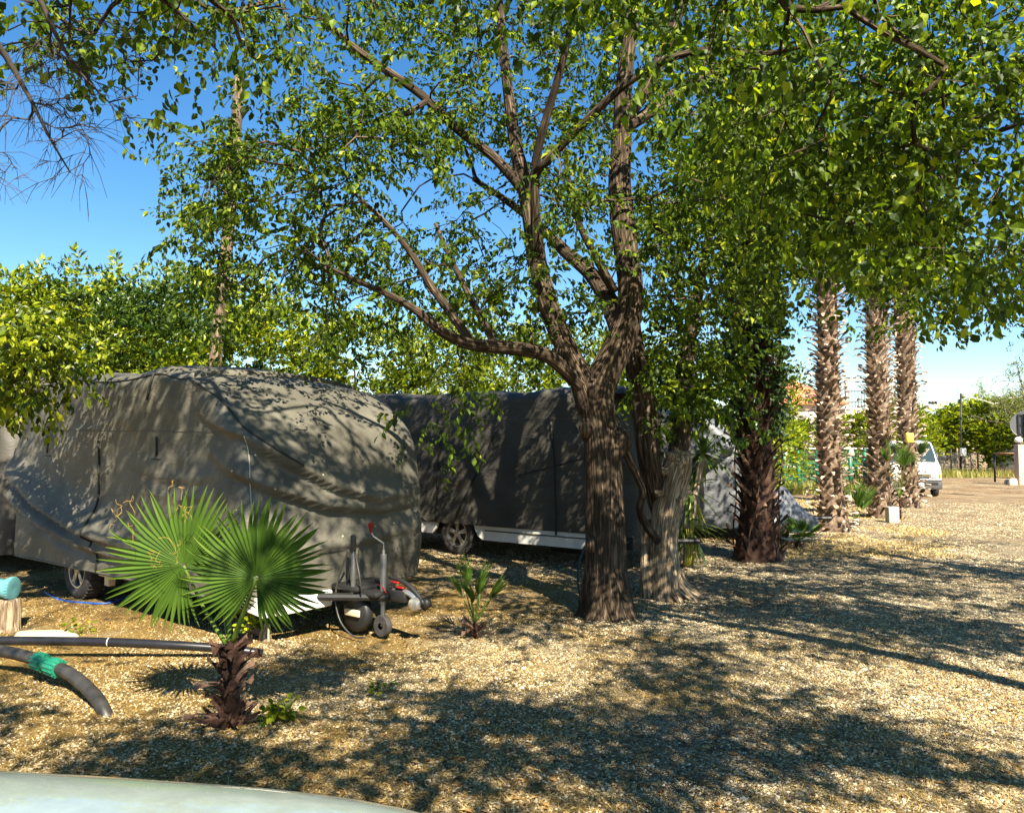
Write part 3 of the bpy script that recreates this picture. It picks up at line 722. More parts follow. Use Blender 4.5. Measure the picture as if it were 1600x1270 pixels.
R3 = px_limb([(978, 200, 8.3, .07), (1030, 165, 8.6, .065), (1075, 130, 8.9, .055), (1130, 105, 9.2, .045), (1200, 60, 9.5, .03)], .1)
D1 = px_limb([(960, 455, 8.1, .05), (930, 400, 7.9, .042), (905, 350, 7.8, .034), (890, 290, 7.7, .028), (880, 220, 7.6, .02)], .1)
K1 = px_limb([(955, 680, 7.95, .09), (975, 700, 8.0, .05), (993, 740, 8.15, .042), (1004, 768, 8.3, .040), (1000, 795, 8.4, .042), (1008, 818, 8.62, .045), (1026, 842, 8.80, .05), (1044, 868, 8.95, .04)], .05)
def hole_main(u, v, r):
    if u < 470 and v < 215: return r.random() > 0.25
    if 470 < u < 700 and v < 170: return r.random() > 0.45
    if u < 300 and v > 250 and r.random() > 0.3: return True
    if u < 560 and v > 470: return r.random() > 0.25
    if 600 < u < 760 and v > 480: return r.random() > 0.35
    return False
T = np.vstack([
    region(rng, 275, 560, 225, 560, 6.6, 9.0, 210, hole_main),
    region(rng, 330, 760, -150, 260, 6.6, 9.5, 330, hole_main),
    region(rng, 500, 900, 170, 560, 6.4, 10.0, 420, hole_main),
    region(rng, 740, 1200, -300, 200, 6.4, 10.5, 430),
    region(rng, 900, 1250, 150, 500, 6.8, 10.5, 250),
    region(rng, 640, 900, 560, 680, 6.4, 7.4, 16),
    region(rng, 380, 1150, -600, -200, 6.5, 9.0, 150)])
T = clear_limbs(T, [main, R1, L1, H1, U1, B1, H2], 34)[:]
T = clumpy(T, rng, 1.5, -0.22)
def main_extra(mb, off):
    kr = np.random.default_rng(4); b = at(948, 958, 8.0)-off; b[2] = 0
    for q in range(7):     # root flare
        a = q*.9+kr.random()*.4; L = .25+.06*kr.random(); p = np.array([(b[0]+cos(a)*.12, b[1]+sin(a)*.12, .42, .10), (b[0]+cos(a)*.20, b[1]+sin(a)*.20, .16, .085), (b[0]+cos(a)*L, b[1]+sin(a)*L, -.01, .05), (b[0]+cos(a)*(L+.1), b[1]+sin(a)*(L+.1), -.06, .03)])
        R = resample(p, .04); mb.tube(R[:, :3], R[:, 3], 14, jit=.12)
    for (u, v, Y, r) in ((972, 690, 7.88, .085), (962, 705, 7.86, .07), (916, 668, 7.86, .07), (955, 660, 7.84, .05), (930, 610, 7.84, .08), (985, 500, 7.93, .07), (878, 548, 7.86, .06), (968, 812, 7.84, .05), (925, 850, 7.84, .06)):
        c = at(u, v, Y)-off; R = resample(np.array([(c[0], c[1]+.10, c[2]-r*1.6, r*.5), (c[0], c[1]+.03, c[2]-r*.6, r*.95), (c[0], c[1], c[2], r), (c[0], c[1]+.03, c[2]+r*.7, r*.85), (c[0], c[1]+.10, c[2]+r*1.5, r*.4)]), .02); mb.tube(R[:, :3], R[:, 3], 16, jit=.25)
build_tree('broadleaf_tree', at(948, 958, 8.0)*[1, 1, 0], 'large broadleaf tree with thick leaning trunk that forks above the middle caravan', 'tree',
           [main, R1, L1, H1, B1, K1], [L2, L3, H2, H3, U1, U2, R2, R3, D1], T, rng, SP['fine'], M['leaf'], M['bark'], nspray=4, trunk_extra=main_extra, big_n=56, jit=0.06, spread=.15, rpow=1.3)

# second tree: leaning dark stem rising out of a pale weathered stump
rng = np.random.default_rng(22)
base2 = gpt(1040, 930)
s0 = px_limb([(1042, 950, 8.9, .23), (1040, 925, 8.9, .185), (1038, 880, 8.9, .165), (1036, 845, 8.9, .15), (1040, 805, 8.9, .155), (1048, 770, 8.9, .15), (1056, 740, 8.88, .155), (1062, 718, 8.86, .14), (1064, 704, 8.86, .08)], .05)
s1 = px_limb([(1045, 860, 8.98, .07), (1038, 825, 9.05, .08), (1024, 775, 8.97, .115), (1014, 710, 8.75, .135), (1008, 650, 8.75, .14), (1000, 600, 8.8, .14), (994, 560, 8.85, .125), (990, 520, 8.9, .09), (985, 440, 9.0, .07), (990, 350, 9.1, .05)], .06)
s2 = px_limb([(1053, 725, 8.95, .10), (1062, 690, 9.0, .12), (1066, 650, 9.1, .13), (1068, 600, 9.2, .12), (1075, 540, 9.3, .09), (1090, 460, 9.4, .07), (1110, 360, 9.5, .05), (1140, 250, 9.6, .03)], .06)
s3 = px_limb([(1014, 940, 8.95, .10), (1012, 900, 8.95, .085), (1010, 850, 9.0, .07), (1008, 812, 9.0, .06)], .05)
T2 = clumpy(np.vstack([region(rng, 1000, 1140, 300, 600, 8.4, 10.2, 130), region(rng, 1040, 1120, 590, 660, 8.5, 9.3, 22), region(rng, 1100, 1330, 60, 380, 8.5, 11.5, 170), region(rng, 1000, 1300, -500, 100, 8.5, 12, 200)]), rng, 1.2, -0.4)
root2 = build_tree('broadleaf_tree', base2, 'smaller tree with two dark stems growing from a pale weathered stump', 'tree', [s1, s2], [], T2, rng, SP['tree'], M['leaf'], M['bark'], nspray=4, big_n=28, jit=0.06, spread=.2)
mb = MB(); off = np.array(base2)
for l in (s0, s3): mb.tube(l[:, :3]-off, l[:, 3], 48, jit=0.2)
kk = np.random.default_rng(8)
for q in range(9):   # knots and root toes
    a = kk.random()*2*pi; r = 0.16
    if q < 5:
        p = np.array([[cos(a)*.10, sin(a)*.10, .28], [cos(a)*.22, sin(a)*.22, .10], [cos(a)*.42, sin(a)*.42, -.03]])
        mb.tube(resample(np.hstack([p, [[.08], [.06], [.03]]]), .05)[:, :3], resample(np.hstack([p, [[.08], [.06], [.03]]]), .05)[:, 3], 12, jit=.15)
for (u, v, r) in ((1062, 722, .075), (1038, 735, .07), (1066, 745, .06), (1050, 712, .08), (1030, 770, .06), (1060, 780, .05)):
    c = at(u, v, 8.78)-off; mb.lathe([(0.001, -r*.8), (r*.7, -r*.6), (r, 0), (r*.75, r*.55), (r*.3, r*.5), (0.001, r*.35)], 14, Matrix.Translation(c) @ Matrix.Rotation(kk.random(), 4, 'X'))
mb.build('stump', M['deadwood'], root2)

# near tree on the right (stands outside the frame) whose broad leaves hang into the picture, plus unseen foliage added for shade
rng = np.random.default_rng(23)
def free_limb(rows, step=.15): return resample(np.array(rows, float), step)
n0 = free_limb([(8, -2, -.1, .3), (8, -2, .5, .24), (7.8, -1.8, 1.8, .2), (7.2, -1.2, 2.9, .16), (6.2, -.2, 4.0, .12), (5.0, 1.2, 4.9, .08), (3.6, 2.4, 5.6, .04)])
n1 = free_limb([(7.2, -1.2, 2.9, .10), (6.8, .8, 3.7, .07), (6.0, 3.2, 4.1, .05), (5.1, 5.4, 4.5, .04), (4.4, 7.0, 4.6, .02)])
n2 = free_limb([(7.1, -1.1, 3.0, .10), (5.4, -1.0, 4.4, .07), (3.2, -.8, 5.1, .05), (1.0, -0.6, 5.4, .03), (-.8, -.9, 5.6, .015)])
n3 = free_limb([(6.2, -.2, 4.0, .08), (4.6, 2.2, 4.3, .05), (2.6, 3.8, 4.6, .035), (1.4, 4.4, 4.7, .02)])
def crownpts(rng, c, r, n, thr=-0.3, f=0.9):
    P = rng.standard_normal((n, 3)); P /= np.linalg.norm(P, axis=1, keepdims=True); P *= (rng.random(n)**(1/2.2))[:, None]
    P = P*np.array(r)+np.array(c); return clumpy(P, rng, f, thr)
def hole_near(u, v, r):
    if v > 440 and not (1330 < u): return r.random() > 0.2
    if v > 470 and u > 1500: return r.random() > 0.35
    if u > 1500 and 190 < v < 420: return r.random() > 0.25
    return v > 300 and u < 1180 and r.random() > 0.25
TN = clumpy(np.vstack([region(rng, 1080, 1640, -100, 250, 4.6, 6.8, 200, hole_near), region(rng, 1180, 1560, 230, 395, 4.6, 6.6, 90, hole_near),
                region(rng, 1350, 1640, 80, 440, 5.0, 8.0, 150, hole_near), region(rng, 760, 1150, -160, 40, 4.2, 5.6, 40)]), rng, 1.4, -0.28)
SUNV = np.array(SUN)
def overhead(rng, base, n, h0, h1, thr=-0.15, f=2.2):
    """points for unseen foliage, added to cast shade on the given surface points"""
    out = []; Q = base[rng.integers(0, len(base), n)] + rng.standard_normal((n, 3))*[.18, .18, 0]; q = fbm(np.stack([Q[:, 0]*f*.3, (Q[:, 1]+.22*Q[:, 0])*f*1.35, Q[:, 2]], 1)+7, 3)
    for p, k in zip(Q, q):
        if k < thr: continue
        z = h0+(h1-h0)*rng.random(); c = p + SUNV*((z-p[2])/SUNV[2])
        if c[1] > 0.2 and (c[2]-1.7)/c[1] < 0.72 and abs(c[0])/c[1] < .8: continue
        if any(np.linalg.norm(np.cross(c-l, SUNV)) < r for l, r in LIT): continue
        if c[2]-1.7 < 1.2 and np.hypot(c[0], c[1]) < 2: continue
        out.append(c)
    return np.array(out)
LIT = [(at(130, 770, 8.6), .45), (at(235, 825, 4.6), .80), (at(955, 585, 7.9), .35), (at(1050, 735, 8.8), .3)]  # spots kept sunlit by gaps in the added foliage
blobs = [(-60, 330, 1080, 1215, 150), (330, 700, 1100, 1240, 130), (560, 1000, 1085, 1290, 210), (1000, 1300, 1130, 1290, 130), (970, 1140, 940, 1140, 110), (1100, 1650, 870, 1010, 620),
         (1130, 1480, 1125, 1220, 90), (640, 900, 960, 1080, 110), (400, 640, 1020, 1100, 70), (-40, 300, 1030, 1100, 70), (880, 1180, 890, 970, 90), (640, 900, 890, 960, 70)]  # ground patches that the added foliage shades
GP = []
for (u0, u1, v0, v1, m_) in blobs:
    for q in range(m_): GP.append(gpt(u0+(u1-u0)*rng.random(), v0+(v1-v0)*rng.random()))
GP = np.array(GP); TS = overhead(rng, GP, 3000, 4.3, 5.6, 0.10, 2.2)  # unseen foliage added to throw dappled shade on the ground
nearR = TS[:, 0] > -1.2; TS_left = TS[~nearR]; TS = TS[nearR]
# unseen foliage added to shade the olive caravan
CV = []
for q in range(300):
    if rng.random() < .55: t = rng.random(); p = np.array([-6.3, 9.7])*(1-t)+np.array([-2.23, 6.56])*t; CV.append((*p, .5+1.9*rng.random()))
    else: t = rng.random(); p = np.array([-2.23, 6.56])*(1-t)+np.array([-.95, 8.25])*t; CV.append((*p, .5+1.9*rng.random()))
TS_cv = overhead(rng, np.array(CV), 820, 5.2, 7.2, 0.10, 1.1)
TS = np.vstack([TS, overhead(rng, np.array([at(400, 850, 4.6), at(350, 900, 4.6), at(460, 870, 4.6), at(430, 820, 4.6)]), 60, 4.9, 5.8, -9)])  # more unseen foliage, added to shade the right fan of the young palm
build_tree('broadleaf_tree', (8, -2, 0), 'near tree at the right edge with broad bright leaves hanging into the top right corner', 'tree',
           [n0], [n1, n2, n3], np.vstack([TN, TS]), rng, SP['broad']+SP['large'][:2], M['leafbig'], M['bark'], nspray=4, big_n=24, spread=.2, rpow=1.2)

# tree outside the frame on the far right: crown over the road
rng = np.random.default_rng(24)
q0 = free_limb([(9.3, 5.0, -.1, .3), (9.3, 5.0, .6, .22), (9.1, 5.2, 2.2, .19), (8.8, 5.5, 3.6, .15), (8.4, 6.0, 5.0, .1), (8.0, 6.4, 6.2, .06)])
q1 = free_limb([(8.9, 5.4, 3.2, .08), (8.2, 6.6, 4.2, .05), (7.6, 8.0, 4.8, .035), (7.2, 9.2, 5.1, .03)])
TQ = np.vstack([crownpts(rng, (8.2, 6.0, 5.6), (3.4, 3.4, 1.7), 520, -0.12, .8), region(rng, 1380, 1660, 380, 485, 8.5, 11.5, 100, lambda u, v, r: (v > 500 and u > 1520) or r.random() < .3),
                region(rng, 1230, 1420, 300, 420, 9, 12, 50)])
build_tree('broadleaf_tree', (9.3, 5.0, 0), 'farther roadside tree at the right edge whose small dark leaves droop against the sky', 'tree', [q0], [q1], TQ, rng, SP['tree'], M['leaf'], M['bark'], nspray=4, big_n=20, spread=.22)

# near tree upper left: bare twigs and a few leafy sprays, plus unseen foliage added for shade
rng = np.random.default_rng(25)
b0 = free_limb([(-5.2, 1.2, -.1, .28), (-5.2, 1.2, .5, .22), (-5.1, 1.3, 2.2, .18), (-4.9, 1.7, 3.6, .14), (-4.6, 2.3, 4.8, .1), (-4.2, 3.0, 5.6, .06)])
c1 = px_limb([(-90, -60, 4.3, .05), (-40, 20, 4.5, .03), (10, 90, 4.7, .02), (50, 160, 4.8, .013), (80, 220, 4.9, .008), (110, 270, 5.0, .005)], .1)
c2 = px_limb([(-40, -120, 4.3, .05), (50, -20, 4.5, .022), (90, 60, 4.6, .014), (130, 120, 4.7, .009), (170, 160, 4.8, .006), (215, 150, 4.9, .004)], .1)
c3 = px_limb([(-20, -150, 4.4, .045), (120, -60, 4.6, .028), (240, -10, 4.9, .018), (300, 40, 5.1, .012), (340, 80, 5.3, .007)], .1)
c4 = px_limb([(300, -60, 5.0, .03), (330, 0, 5.2, .022), (365, 30, 5.4, .018), (380, 80, 5.6, .012), (420, 100, 5.8, .008)], .1)
j1 = np.vstack([b0[-1], c1[0]]); j2 = np.vstack([b0[-1], c2[0]]); j3 = np.vstack([b0[-1], c3[0]]); j4 = np.vstack([c3[10], c4[0]])
TB = np.vstack([TS_left, TS_cv, region(rng, 60, 470, -60, 110, 4.8, 6.2, 85, lambda u, v, r: v > 20 and r.random() > 0.35), region(rng, -10, 130, -20, 80, 4.8, 5.8, 16), crownpts(rng, (-4.4, 1.6, 6.2), (2.4, 2.4, 1.0), 140, -0.1)])
root5 = build_tree('broadleaf_tree', (-5.2, 1.2, 0), 'near tree at the left edge with bare drooping twigs against the blue sky', 'tree', [b0], [resample(j, .2) for j in (j1, j2, j3, j4)]+[c3, c4], TB, rng, SP['broad'], M['leaf'], M['bark'], nspray=2, big_n=20, spread=.12)
TW = np.vstack([region(rng, -30, 150, 60, 295, 4.5, 5.3, 110), region(rng, 60, 235, 20, 230, 4.5, 5.3, 90, lambda u, v, r: v > 225-(abs(u-150))*.4)])
brs, ends = grow([c1, c2], TW, rng, tip=0.0021, sag=.12, wig=.04, step=.07)
mb = MB(); off = np.array([-5.2, 1.2, 0])
for l in (c1, c2): mb.tube(l[:, :3]-off, l[:, 3], 6)
for P, r in brs:
    mb.tube(P-off, r*.8, 3, cap=False)
    for w in range(3):
        i = rng.integers(1, len(P)); dn = P[i]-P[i-1]; dn = dn/(np.linalg.norm(dn)+1e-6); e = P[i]+dn*(.08+.1*rng.random())+np.array([rng.standard_normal()*.045, rng.standard_normal()*.04, -.03-.06*rng.random()])
        mid = (P[i]+e)/2+np.array([0, 0, .018])+rng.standard_normal(3)*.006; mb.tube(np.array([P[i], mid, e])-off, [.0024, .0019, .0013], 3, cap=False)
mb.build('bare_twigs', M['baretwig'], root5)

# tree outside the left edge: light leafy branch hanging over the caravan
rng = np.random.default_rng(26)
e0 = free_limb([(-7.6, 8.0, -.1, .2), (-7.6, 8.0, 1.5, .14), (-7.5, 7.9, 3.2, .11), (-7.2, 7.8, 4.6, .07)])
e1 = px_limb([(-170, 470, 7.9, .06), (-60, 480, 7.7, .035), (10, 530, 7.5, .02), (40, 575, 7.4, .012), (70, 610, 7.3, .007)], .1)
TE = np.vstack([region(rng, -40, 112, 495, 640, 7.0, 7.8, 60, lambda u, v, r: v > 640-abs(u-40)*.55 or v < 480+u*.3), region(rng, -60, 60, 480, 600, 6.9, 7.8, 35), crownpts(rng, (-7.3, 7.2, 4.6), (1.0, 1.3, 1.2), 160, -0.2),
                crownpts(rng, (-5.6, 4.6, 4.9), (1.3, 1.0, .6), 40, 0.0)])
C0P = np.array([(-6.8+1.35*t, 10.35+1.73*t, z) for t in np.linspace(0, 1, 8) for z in (.8, 1.4, 2.0, 2.6)]+[(-6.8-t, 10.35+.6*t, z) for t in (0, .5, 1) for z in (.6, 1.2, 1.8, 2.4)])
TC = overhead(rng, C0P, 260, 3.9, 5.4, -.15, 1.5); TC = TC[topx(TC)[0][:, 0] < -30]  # out-of-view foliage added to shade the dark caravan
TE = np.vstack([TE, TC])
build_tree('broadleaf_tree', (-7.6, 8.0, 0), 'tree at the left edge with a light green branch hanging over the olive caravan', 'tree', [e0], [e1], TE, rng, SP['tree'], M['citrus'], M['bark'], nspray=3, big_n=16, spread=.13)

# ------------------------------------------------------------------ citrus trees behind the caravans
def citrus_meshes(seed, mat, n=1150, H=4.6, R=2.1, tpls=None, fl=0.15, nm='citrus_tree'):
    rng = np.random.default_rng(seed); lob = []
    for q in range(11):
        a = rng.random()*2*pi; rr = R*0.62*rng.random()**.5; lob.append((cos(a)*rr, sin(a)*rr, H*(.30+.44*rng.random()), R*(.42+.25*rng.random())))
    lob.append((0, 0, H*.74, R*.55)); pts = []; dirs = []
    while len(pts) < n:
        c = lob[rng.integers(0, len(lob))]; d = rng.standard_normal(3); d /= np.linalg.norm(d)
        if d[2] < -0.75: continue
        p = np.array(c[:3]) + d*c[3]*(0.72+.34*rng.random())
        if p[2] < fl: continue
        if any(np.linalg.norm(p-np.array(l[:3])) < l[3]*.66 for l in lob): continue
        pts.append(p); dirs.append(d+[0, 0, .35])
    for q in range(16):   # upright shoots
        a = rng.random()*2*pi; rr = R*.7*rng.random(); b = np.array([cos(a)*rr, sin(a)*rr, H*(.88+.08*rng.random())])
        for w in range(4): pts.append(b+[0, 0, .12*w]); dirs.append(np.array([cos(w*2), sin(w*2), 1.6]))
    pts = np.array(pts); dirs = np.array(dirs)
    root = empty(nm, (0, 0, 0)); mt = MB()
    mt.tube(resample(np.array([(0, 0, -.1, .16), (.05, 0, .6, .12), (0, .1, 1.3, .1)]), .2)[:, :3], 0.11, 10, jit=.08)
    for q in range(7):
        a = q*2*pi/7; l = lob[q]; P = resample(np.array([(0, .05, 1.0+.1*q, .05), (l[0]*.5, l[1]*.5, l[2]*.75, .035), (l[0], l[1], l[2]+.3, .015)]), .3); mt.tube(P[:, :3], P[:, 3], 6)
    mt.build('trunk', M['bark'], root)
    ml = MB(); place_sprays(ml, pts, dirs, rng, tpls or SP['citrus'], scale=(.8, 1.25), tilt=.4, rbias=0.15*np.clip(fbm(pts*1.2, 2), -1, 1))
    ml.build('crown', mat, root, smooth=False)
    return root
cA = citrus_meshes(31, M['citrus']); cB = citrus_meshes(32, M['citrus']); cC = citrus_meshes(33, M['darkcitrus'], n=1300)
spots = [(cA, 45, 14.2, 428, 'bright citrus tree at the left edge behind the olive caravan roof'),
         (cC, 205, 15.2, 440, 'dark green citrus tree rising just left of the leaning wooden pole'),
         (cB, 300, 17.5, 428, 'bright citrus tree behind the dark one beside the wooden pole'),
         (cA, 425, 15.8, 462, 'citrus tree directly right of the wooden pole behind the olive caravan'),
         (cB, 560, 16.6, 500, 'citrus tree above the sloping nose of the olive caravan'),
         (cA, 690, 17.5, 505, 'citrus tree behind the rear of the charcoal covered caravan'),
         (cB, 830, 18.0, 520, 'citrus tree above the middle of the charcoal covered caravan'),
         (cA, 985, 19.0, 520, 'citrus tree showing between the big forked trunk and the pale stump'),
         (cB, 1120, 20.5, 540, 'citrus tree behind the silver covered caravan'),
         (cC, 130, 18.5, 455, 'dark citrus tree half hidden behind the bright one at the left edge')]
used = set()
for i, (src, u, Y, vt, lab) in enumerate(spots):
    o = src if src.name not in used else copy_tree(src); used.add(src.name)
    p = at(u, 700, Y); H = at(u, vt, Y)[2]
    s = H/4.75; o.location = (p[0], p[1], 0); o.scale = (s*1.05, s*1.05, s); o.rotation_euler = (0, 0, i*1.7)
    tag(o, lab, 'citrus tree', 'citrus trees behind the caravans')
# far hedge-like trees (bigger leaves: coarser at distance)
fA = citrus_meshes(41, M['citrus'], n=620, H=4.6, R=2.6, tpls=SP['big'], nm='bushy_tree'); fB = citrus_meshes(42, M['citrus'], n=620, H=4.6, R=2.6, tpls=SP['big'], nm='bushy_tree')
fs = [(fA, 1190, 34, 662, 1.2, 'bushy bright tree behind the green fence at its left end'), (fB, 1255, 36, 664, 1.1, 'bushy bright tree behind the green fence below the red roof'),
      (fA, 1335, 37, 655, 1.15, 'bushy bright tree behind the right end of the green fence'), (fB, 1395, 42, 642, 1.15, 'bushy bright tree behind the two right palm trunks'),
      (fA, 1460, 58, 655, 1.25, 'low rounded tree behind the roof of the white van'), (fB, 1500, 60, 660, 1.1, 'low rounded tree behind the pole with the white box'),
      (fA, 1556, 54, 632, 1.4, 'tallest bright green tree behind the metal gate'), (fB, 1608, 52, 650, 1.2, 'bright green tree at the right edge behind the round sign')]
for i, (src, u, Y, vt, w, lab) in enumerate(fs):
    o = src if src.name not in used else copy_tree(src); used.add(src.name)
    p = at(u, 700, Y); H = at(u, vt, Y)[2]; s = H/4.75; o.location = (p[0], p[1], 0); o.scale = (s*w, s*w, s); o.rotation_euler = (0, 0, i*2.1)
    tag(o, lab, 'tree', 'bushy trees across the road')
# pale feathery trees, and the pine at the right edge
def feathery(u, Y, vt, w, seed, label, mat, n=420, tp='feather', nm='feathery_tree'):
    rng = np.random.default_rng(seed); p = at(u, 700, Y); H = at(u, vt, Y)[2]
    root = empty(nm, (p[0], p[1], 0), 0, label, 'tree'); mt = MB(); pts = []; dirs = []
    mt.tube(resample(np.array([(0, 0, -.1, .3), (.1, 0, H*.3, .2), (0, 0, H*.5, .12)]), .5)[:, :3], .16, 8)
    for q in range(26):
        a = rng.random()*2*pi; r = w*rng.random()**.5; top = np.array([cos(a)*r, sin(a)*r, H*(1-.45*(r/w)**2)*(.8+.2*rng.random())])
        b = np.array([0, 0, H*.3*(.5+rng.random())]); m_ = (top+b)/2+[cos(a)*r*.3, sin(a)*r*.3, 0]
        P = resample(np.array([(*b, .05), (*m_, .035), (*top, .01)]), .5); mt.tube(P[:, :3], P[:, 3], 4, cap=False)
        for e in range(n//26):
            t = .35+.65*rng.random(); i = int(t*(len(P)-1)); pts.append(P[i, :3]+rng.standard_normal(3)*.35); dirs.append((P[min(i+1, len(P)-1), :3]-P[i-1, :3])+rng.standard_normal(3)*.3+[0, 0, .6])
    mt.build('trunk', M['barkthin'], root); ml = MB(); place_sprays(ml, np.array(pts), np.array(dirs), rng, SP[tp]); ml.build('crown', mat, root, smooth=False)
    return root
feathery(1545, 66, 588, 4.6, 51, 'tall pale feathery tree above the bushy tree behind the gate', M['feather'], n=620)
feathery(1465, 85, 632, 5.0, 52, 'low greyish bare-looking tree around the distant power pole', M['feather'], n=200)
feathery(1420, 90, 640, 4.5, 53, 'greyish tree behind the rightmost palm trunk', M['feather'], n=220)
feathery(1655, 46, 530, 4.4, 54, 'pine tree with thin olive needles at the right edge above the round sign', M['pine'], n=620, nm='pine_tree')

# ------------------------------------------------------------------ palms
def palm_trunk_mb(H, r0, r1, n, rng, L=0.26, W=0.15, out=(0.25, 0.8), flare=0.0, skip=None):
    mb = MB(); k = 14; z = np.linspace(-.1, H, k)
    rr = (r0+(r1-r0)*np.clip(z/H, 0, 1))*0.80; rr = rr + flare*np.exp(-np.clip(z, 0, 9)/.25)
    mb.tube(np.stack([0.02*np.sin(z*2), 0.02*np.cos(z*1.3), z], 1), rr, 18, rnd=0.12, jit=.1)
    for i in range(n):
        t = (i+.5)/n; zz = H*t**0.97; a = i*2.39996 + rng.standard_normal()*.12
        if skip and skip(zz, a, rng): continue
        rad = r0+(r1-r0)*t; rad = rad + flare*math.exp(-zz/.25)
        o = out[0]+(out[1]-out[0])*rng.random(); l = L*(.65+.7*rng.random()); w = W*(.8+.4*rng.random()); tilt = rng.standard_normal()*.28
        # boot: wide clasping base tapering to a split, snapped tip
        sec = [(0, 1.0, .03, 0), (.35, .78, .035, .25), (.7, .5, .03, .7), (1.0, .42*(.6+.6*rng.random()), .016, 1.1)]
        V = []
        for s, ww, th, cu in sec:
            bend = o*(.35+.65*s); x = rad*.78 + sin(bend)*l*s*1.1; zc = zz + cos(bend)*l*s - l*.25; off = sin(tilt)*l*s
            hw = w*ww/2; cx = hw*.55*(1-s)   # clasp round the trunk
            V += [(x-cx, off-hw, zc), (x+th*.5, off, zc+.002), (x-cx, off+hw, zc), (x-th, off, zc-.005)]
        V = np.array(V); j = (rng.random((4, 1))-.5)*.04; V[12:, 2] += j[:, 0]*2
        ca, sa = cos(a), sin(a); V = V @ np.array([[ca, sa, 0], [-sa, ca, 0], [0, 0, 1]])
        F = []
        for q in range(3):
            for e in range(4): F.append([q*4+e, q*4+(e+1) % 4, q*4+4+(e+1) % 4, q*4+4+e])
        F.append([12, 13, 14, 15]); c = rng.random(); rn = np.clip(.12 + c*.6 + np.repeat([-.1, .05, .12, .22], 4)*(.4+c), 0, 1)
        mb.add(V, F, rn)
    return mb
def fan_mb(R, nseg=46, arc=R_(310), fuse=0.55, rng=None, fold=0.03, droop=0.10, cone=0.12, split=0.82):
    """pleated fan in local XY, middle finger along +Y, hastula at the origin"""
    mb = MB(); rng = rng or np.random.default_rng(1); st = arc/nseg
    for i in range(nseg):
        c = -arc/2 + (i+.5)*st; t = abs(c)/(arc/2)
        Rk = R*(1.0-0.28*t**2.2)*(0.93+.12*rng.random()); rf = Rk*(fuse+.06*rng.standard_normal()*.5); dr = droop*(.5+rng.random())
        bend = rng.standard_normal()*.05
        def pt(r, a, lift):
            z = cone*r + lift - dr*max(0, (r-rf))**2/R*2.2; return (sin(a)*r, cos(a)*r, z)
        r0 = R*.03; V = []; rs = [r0, rf*.5, rf, rf+(Rk-rf)*.35, rf+(Rk-rf)*.72, Rk]
        hw = [st*.5, st*.5, st*.5, None, None, None]
        for q, r in enumerate(rs):
            if q <= 2: h = st/2; lift = fold*r/R*.5; a_ = c
            else:
                wid = rf*st/2*{3: split, 4: split*.5, 5: .04}[q]; h = wid/r; lift = fold*.35*(1-(q-2)/3.5); a_ = c+bend*(q-2)/3
            V += [pt(r, a_-h, lift), pt(r, a_, -lift), pt(r, a_+h, lift)]
        F = []
        for q in range(5): F += [[q*3, q*3+1, q*3+4, q*3+3], [q*3+1, q*3+2, q*3+5, q*3+4]]
        rn = np.repeat([.3, .25, .35, .42, .6, .97], 3)*(.75+.4*rng.random()); mb.add(np.array(V), F, np.clip(rn+0.1*rng.standard_normal(), 0, 1))
    return mb
def place(o, p, Mx, s=1.0):
    m = Matrix([list(Mx[i])+[p[i]] for i in range(3)]+[[0, 0, 0, 1]]); o.matrix_local = m @ Matrix.Scale(s, 4); return o
def linked(src, parent):
    o = src.copy(); COL.objects.link(o); o.parent = parent; return o

TALLFAN = [fan_mb(0.95, 30, R_(270), .5, np.random.default_rng(60+i), fold=.05, droop=.5, cone=.15) for i in range(2)]
tall_src = []
def tall_palm(u, v, H, r0, r1, seed, label, n=250, mat='boot', fans=18, top=None, Lb=.26, out=(0.25, .8), flare=.08):
    rng = np.random.default_rng(seed); p = gpt(u, v); root = empty('palm_tree', (p[0], p[1], 0), rng.random()*6, label, 'palm', 'row of tall palms along the road')
    mb = palm_trunk_mb(H, r0, r1, n, rng, L=Lb, W=.15, out=out, flare=flare); mb.build('trunk', M[mat], root, smooth=False)
    for i in range(fans):
        a = i*2.4; el = 1.35-1.75*(i/fans); pl = .75+.35*rng.random(); b = np.array([cos(a)*.1, sin(a)*.1, H-.15+.25*(1-i/fans)])
        e = b + pl*np.array([cos(a)*cos(el), sin(a)*cos(el), sin(el)]); ax = (e-b)/pl - [0, 0, .25]
        if not tall_src:
            for q in TALLFAN: tall_src.append(q.build('frond', M['fan'], root, smooth=False))
            o = tall_src[0]; o2 = tall_src[1]; o2.parent = root; place(o2, (0, 0, H+.1), frame((.3, .2, 1), (1, 0, .2)))
        else: o = linked(tall_src[i % 2], root)
        place(o, e, frame(tuple(ax), (-cos(a)*sin(el), -sin(a)*sin(el), max(cos(el), .2))), .85+.3*rng.random())
        pm = MB(); pm.tube(np.array([b, (b+e)/2+[0, 0, .03], e]), [.022, .014, .01], 5, rnd=.7); pm.build('leaf_stalk', M['fan'], root)
    return root
P1 = tall_palm(1185, 872, 5.6, .30, .27, 71, 'ivy-clad dark palm trunk nearest the camera, beside the silver covered caravan', n=330, mat='darkboot', fans=14, Lb=.28, out=(.3, .75), flare=.16)  # dark trunk colour partly stands in for the shade on it
P2 = tall_palm(1299, 828, 6.5, .30, .22, 72, 'second palm of the row, in front of the green fence with a round straw-covered foot', n=530, Lb=.22, out=(.75, 1.5), flare=.16)
P3 = tall_palm(1377, 809, 6.3, .31, .25, 73, 'third palm of the row with a young fan palm and white bucket at its foot', n=500, Lb=.26, out=(.55, 1.4), flare=.06)
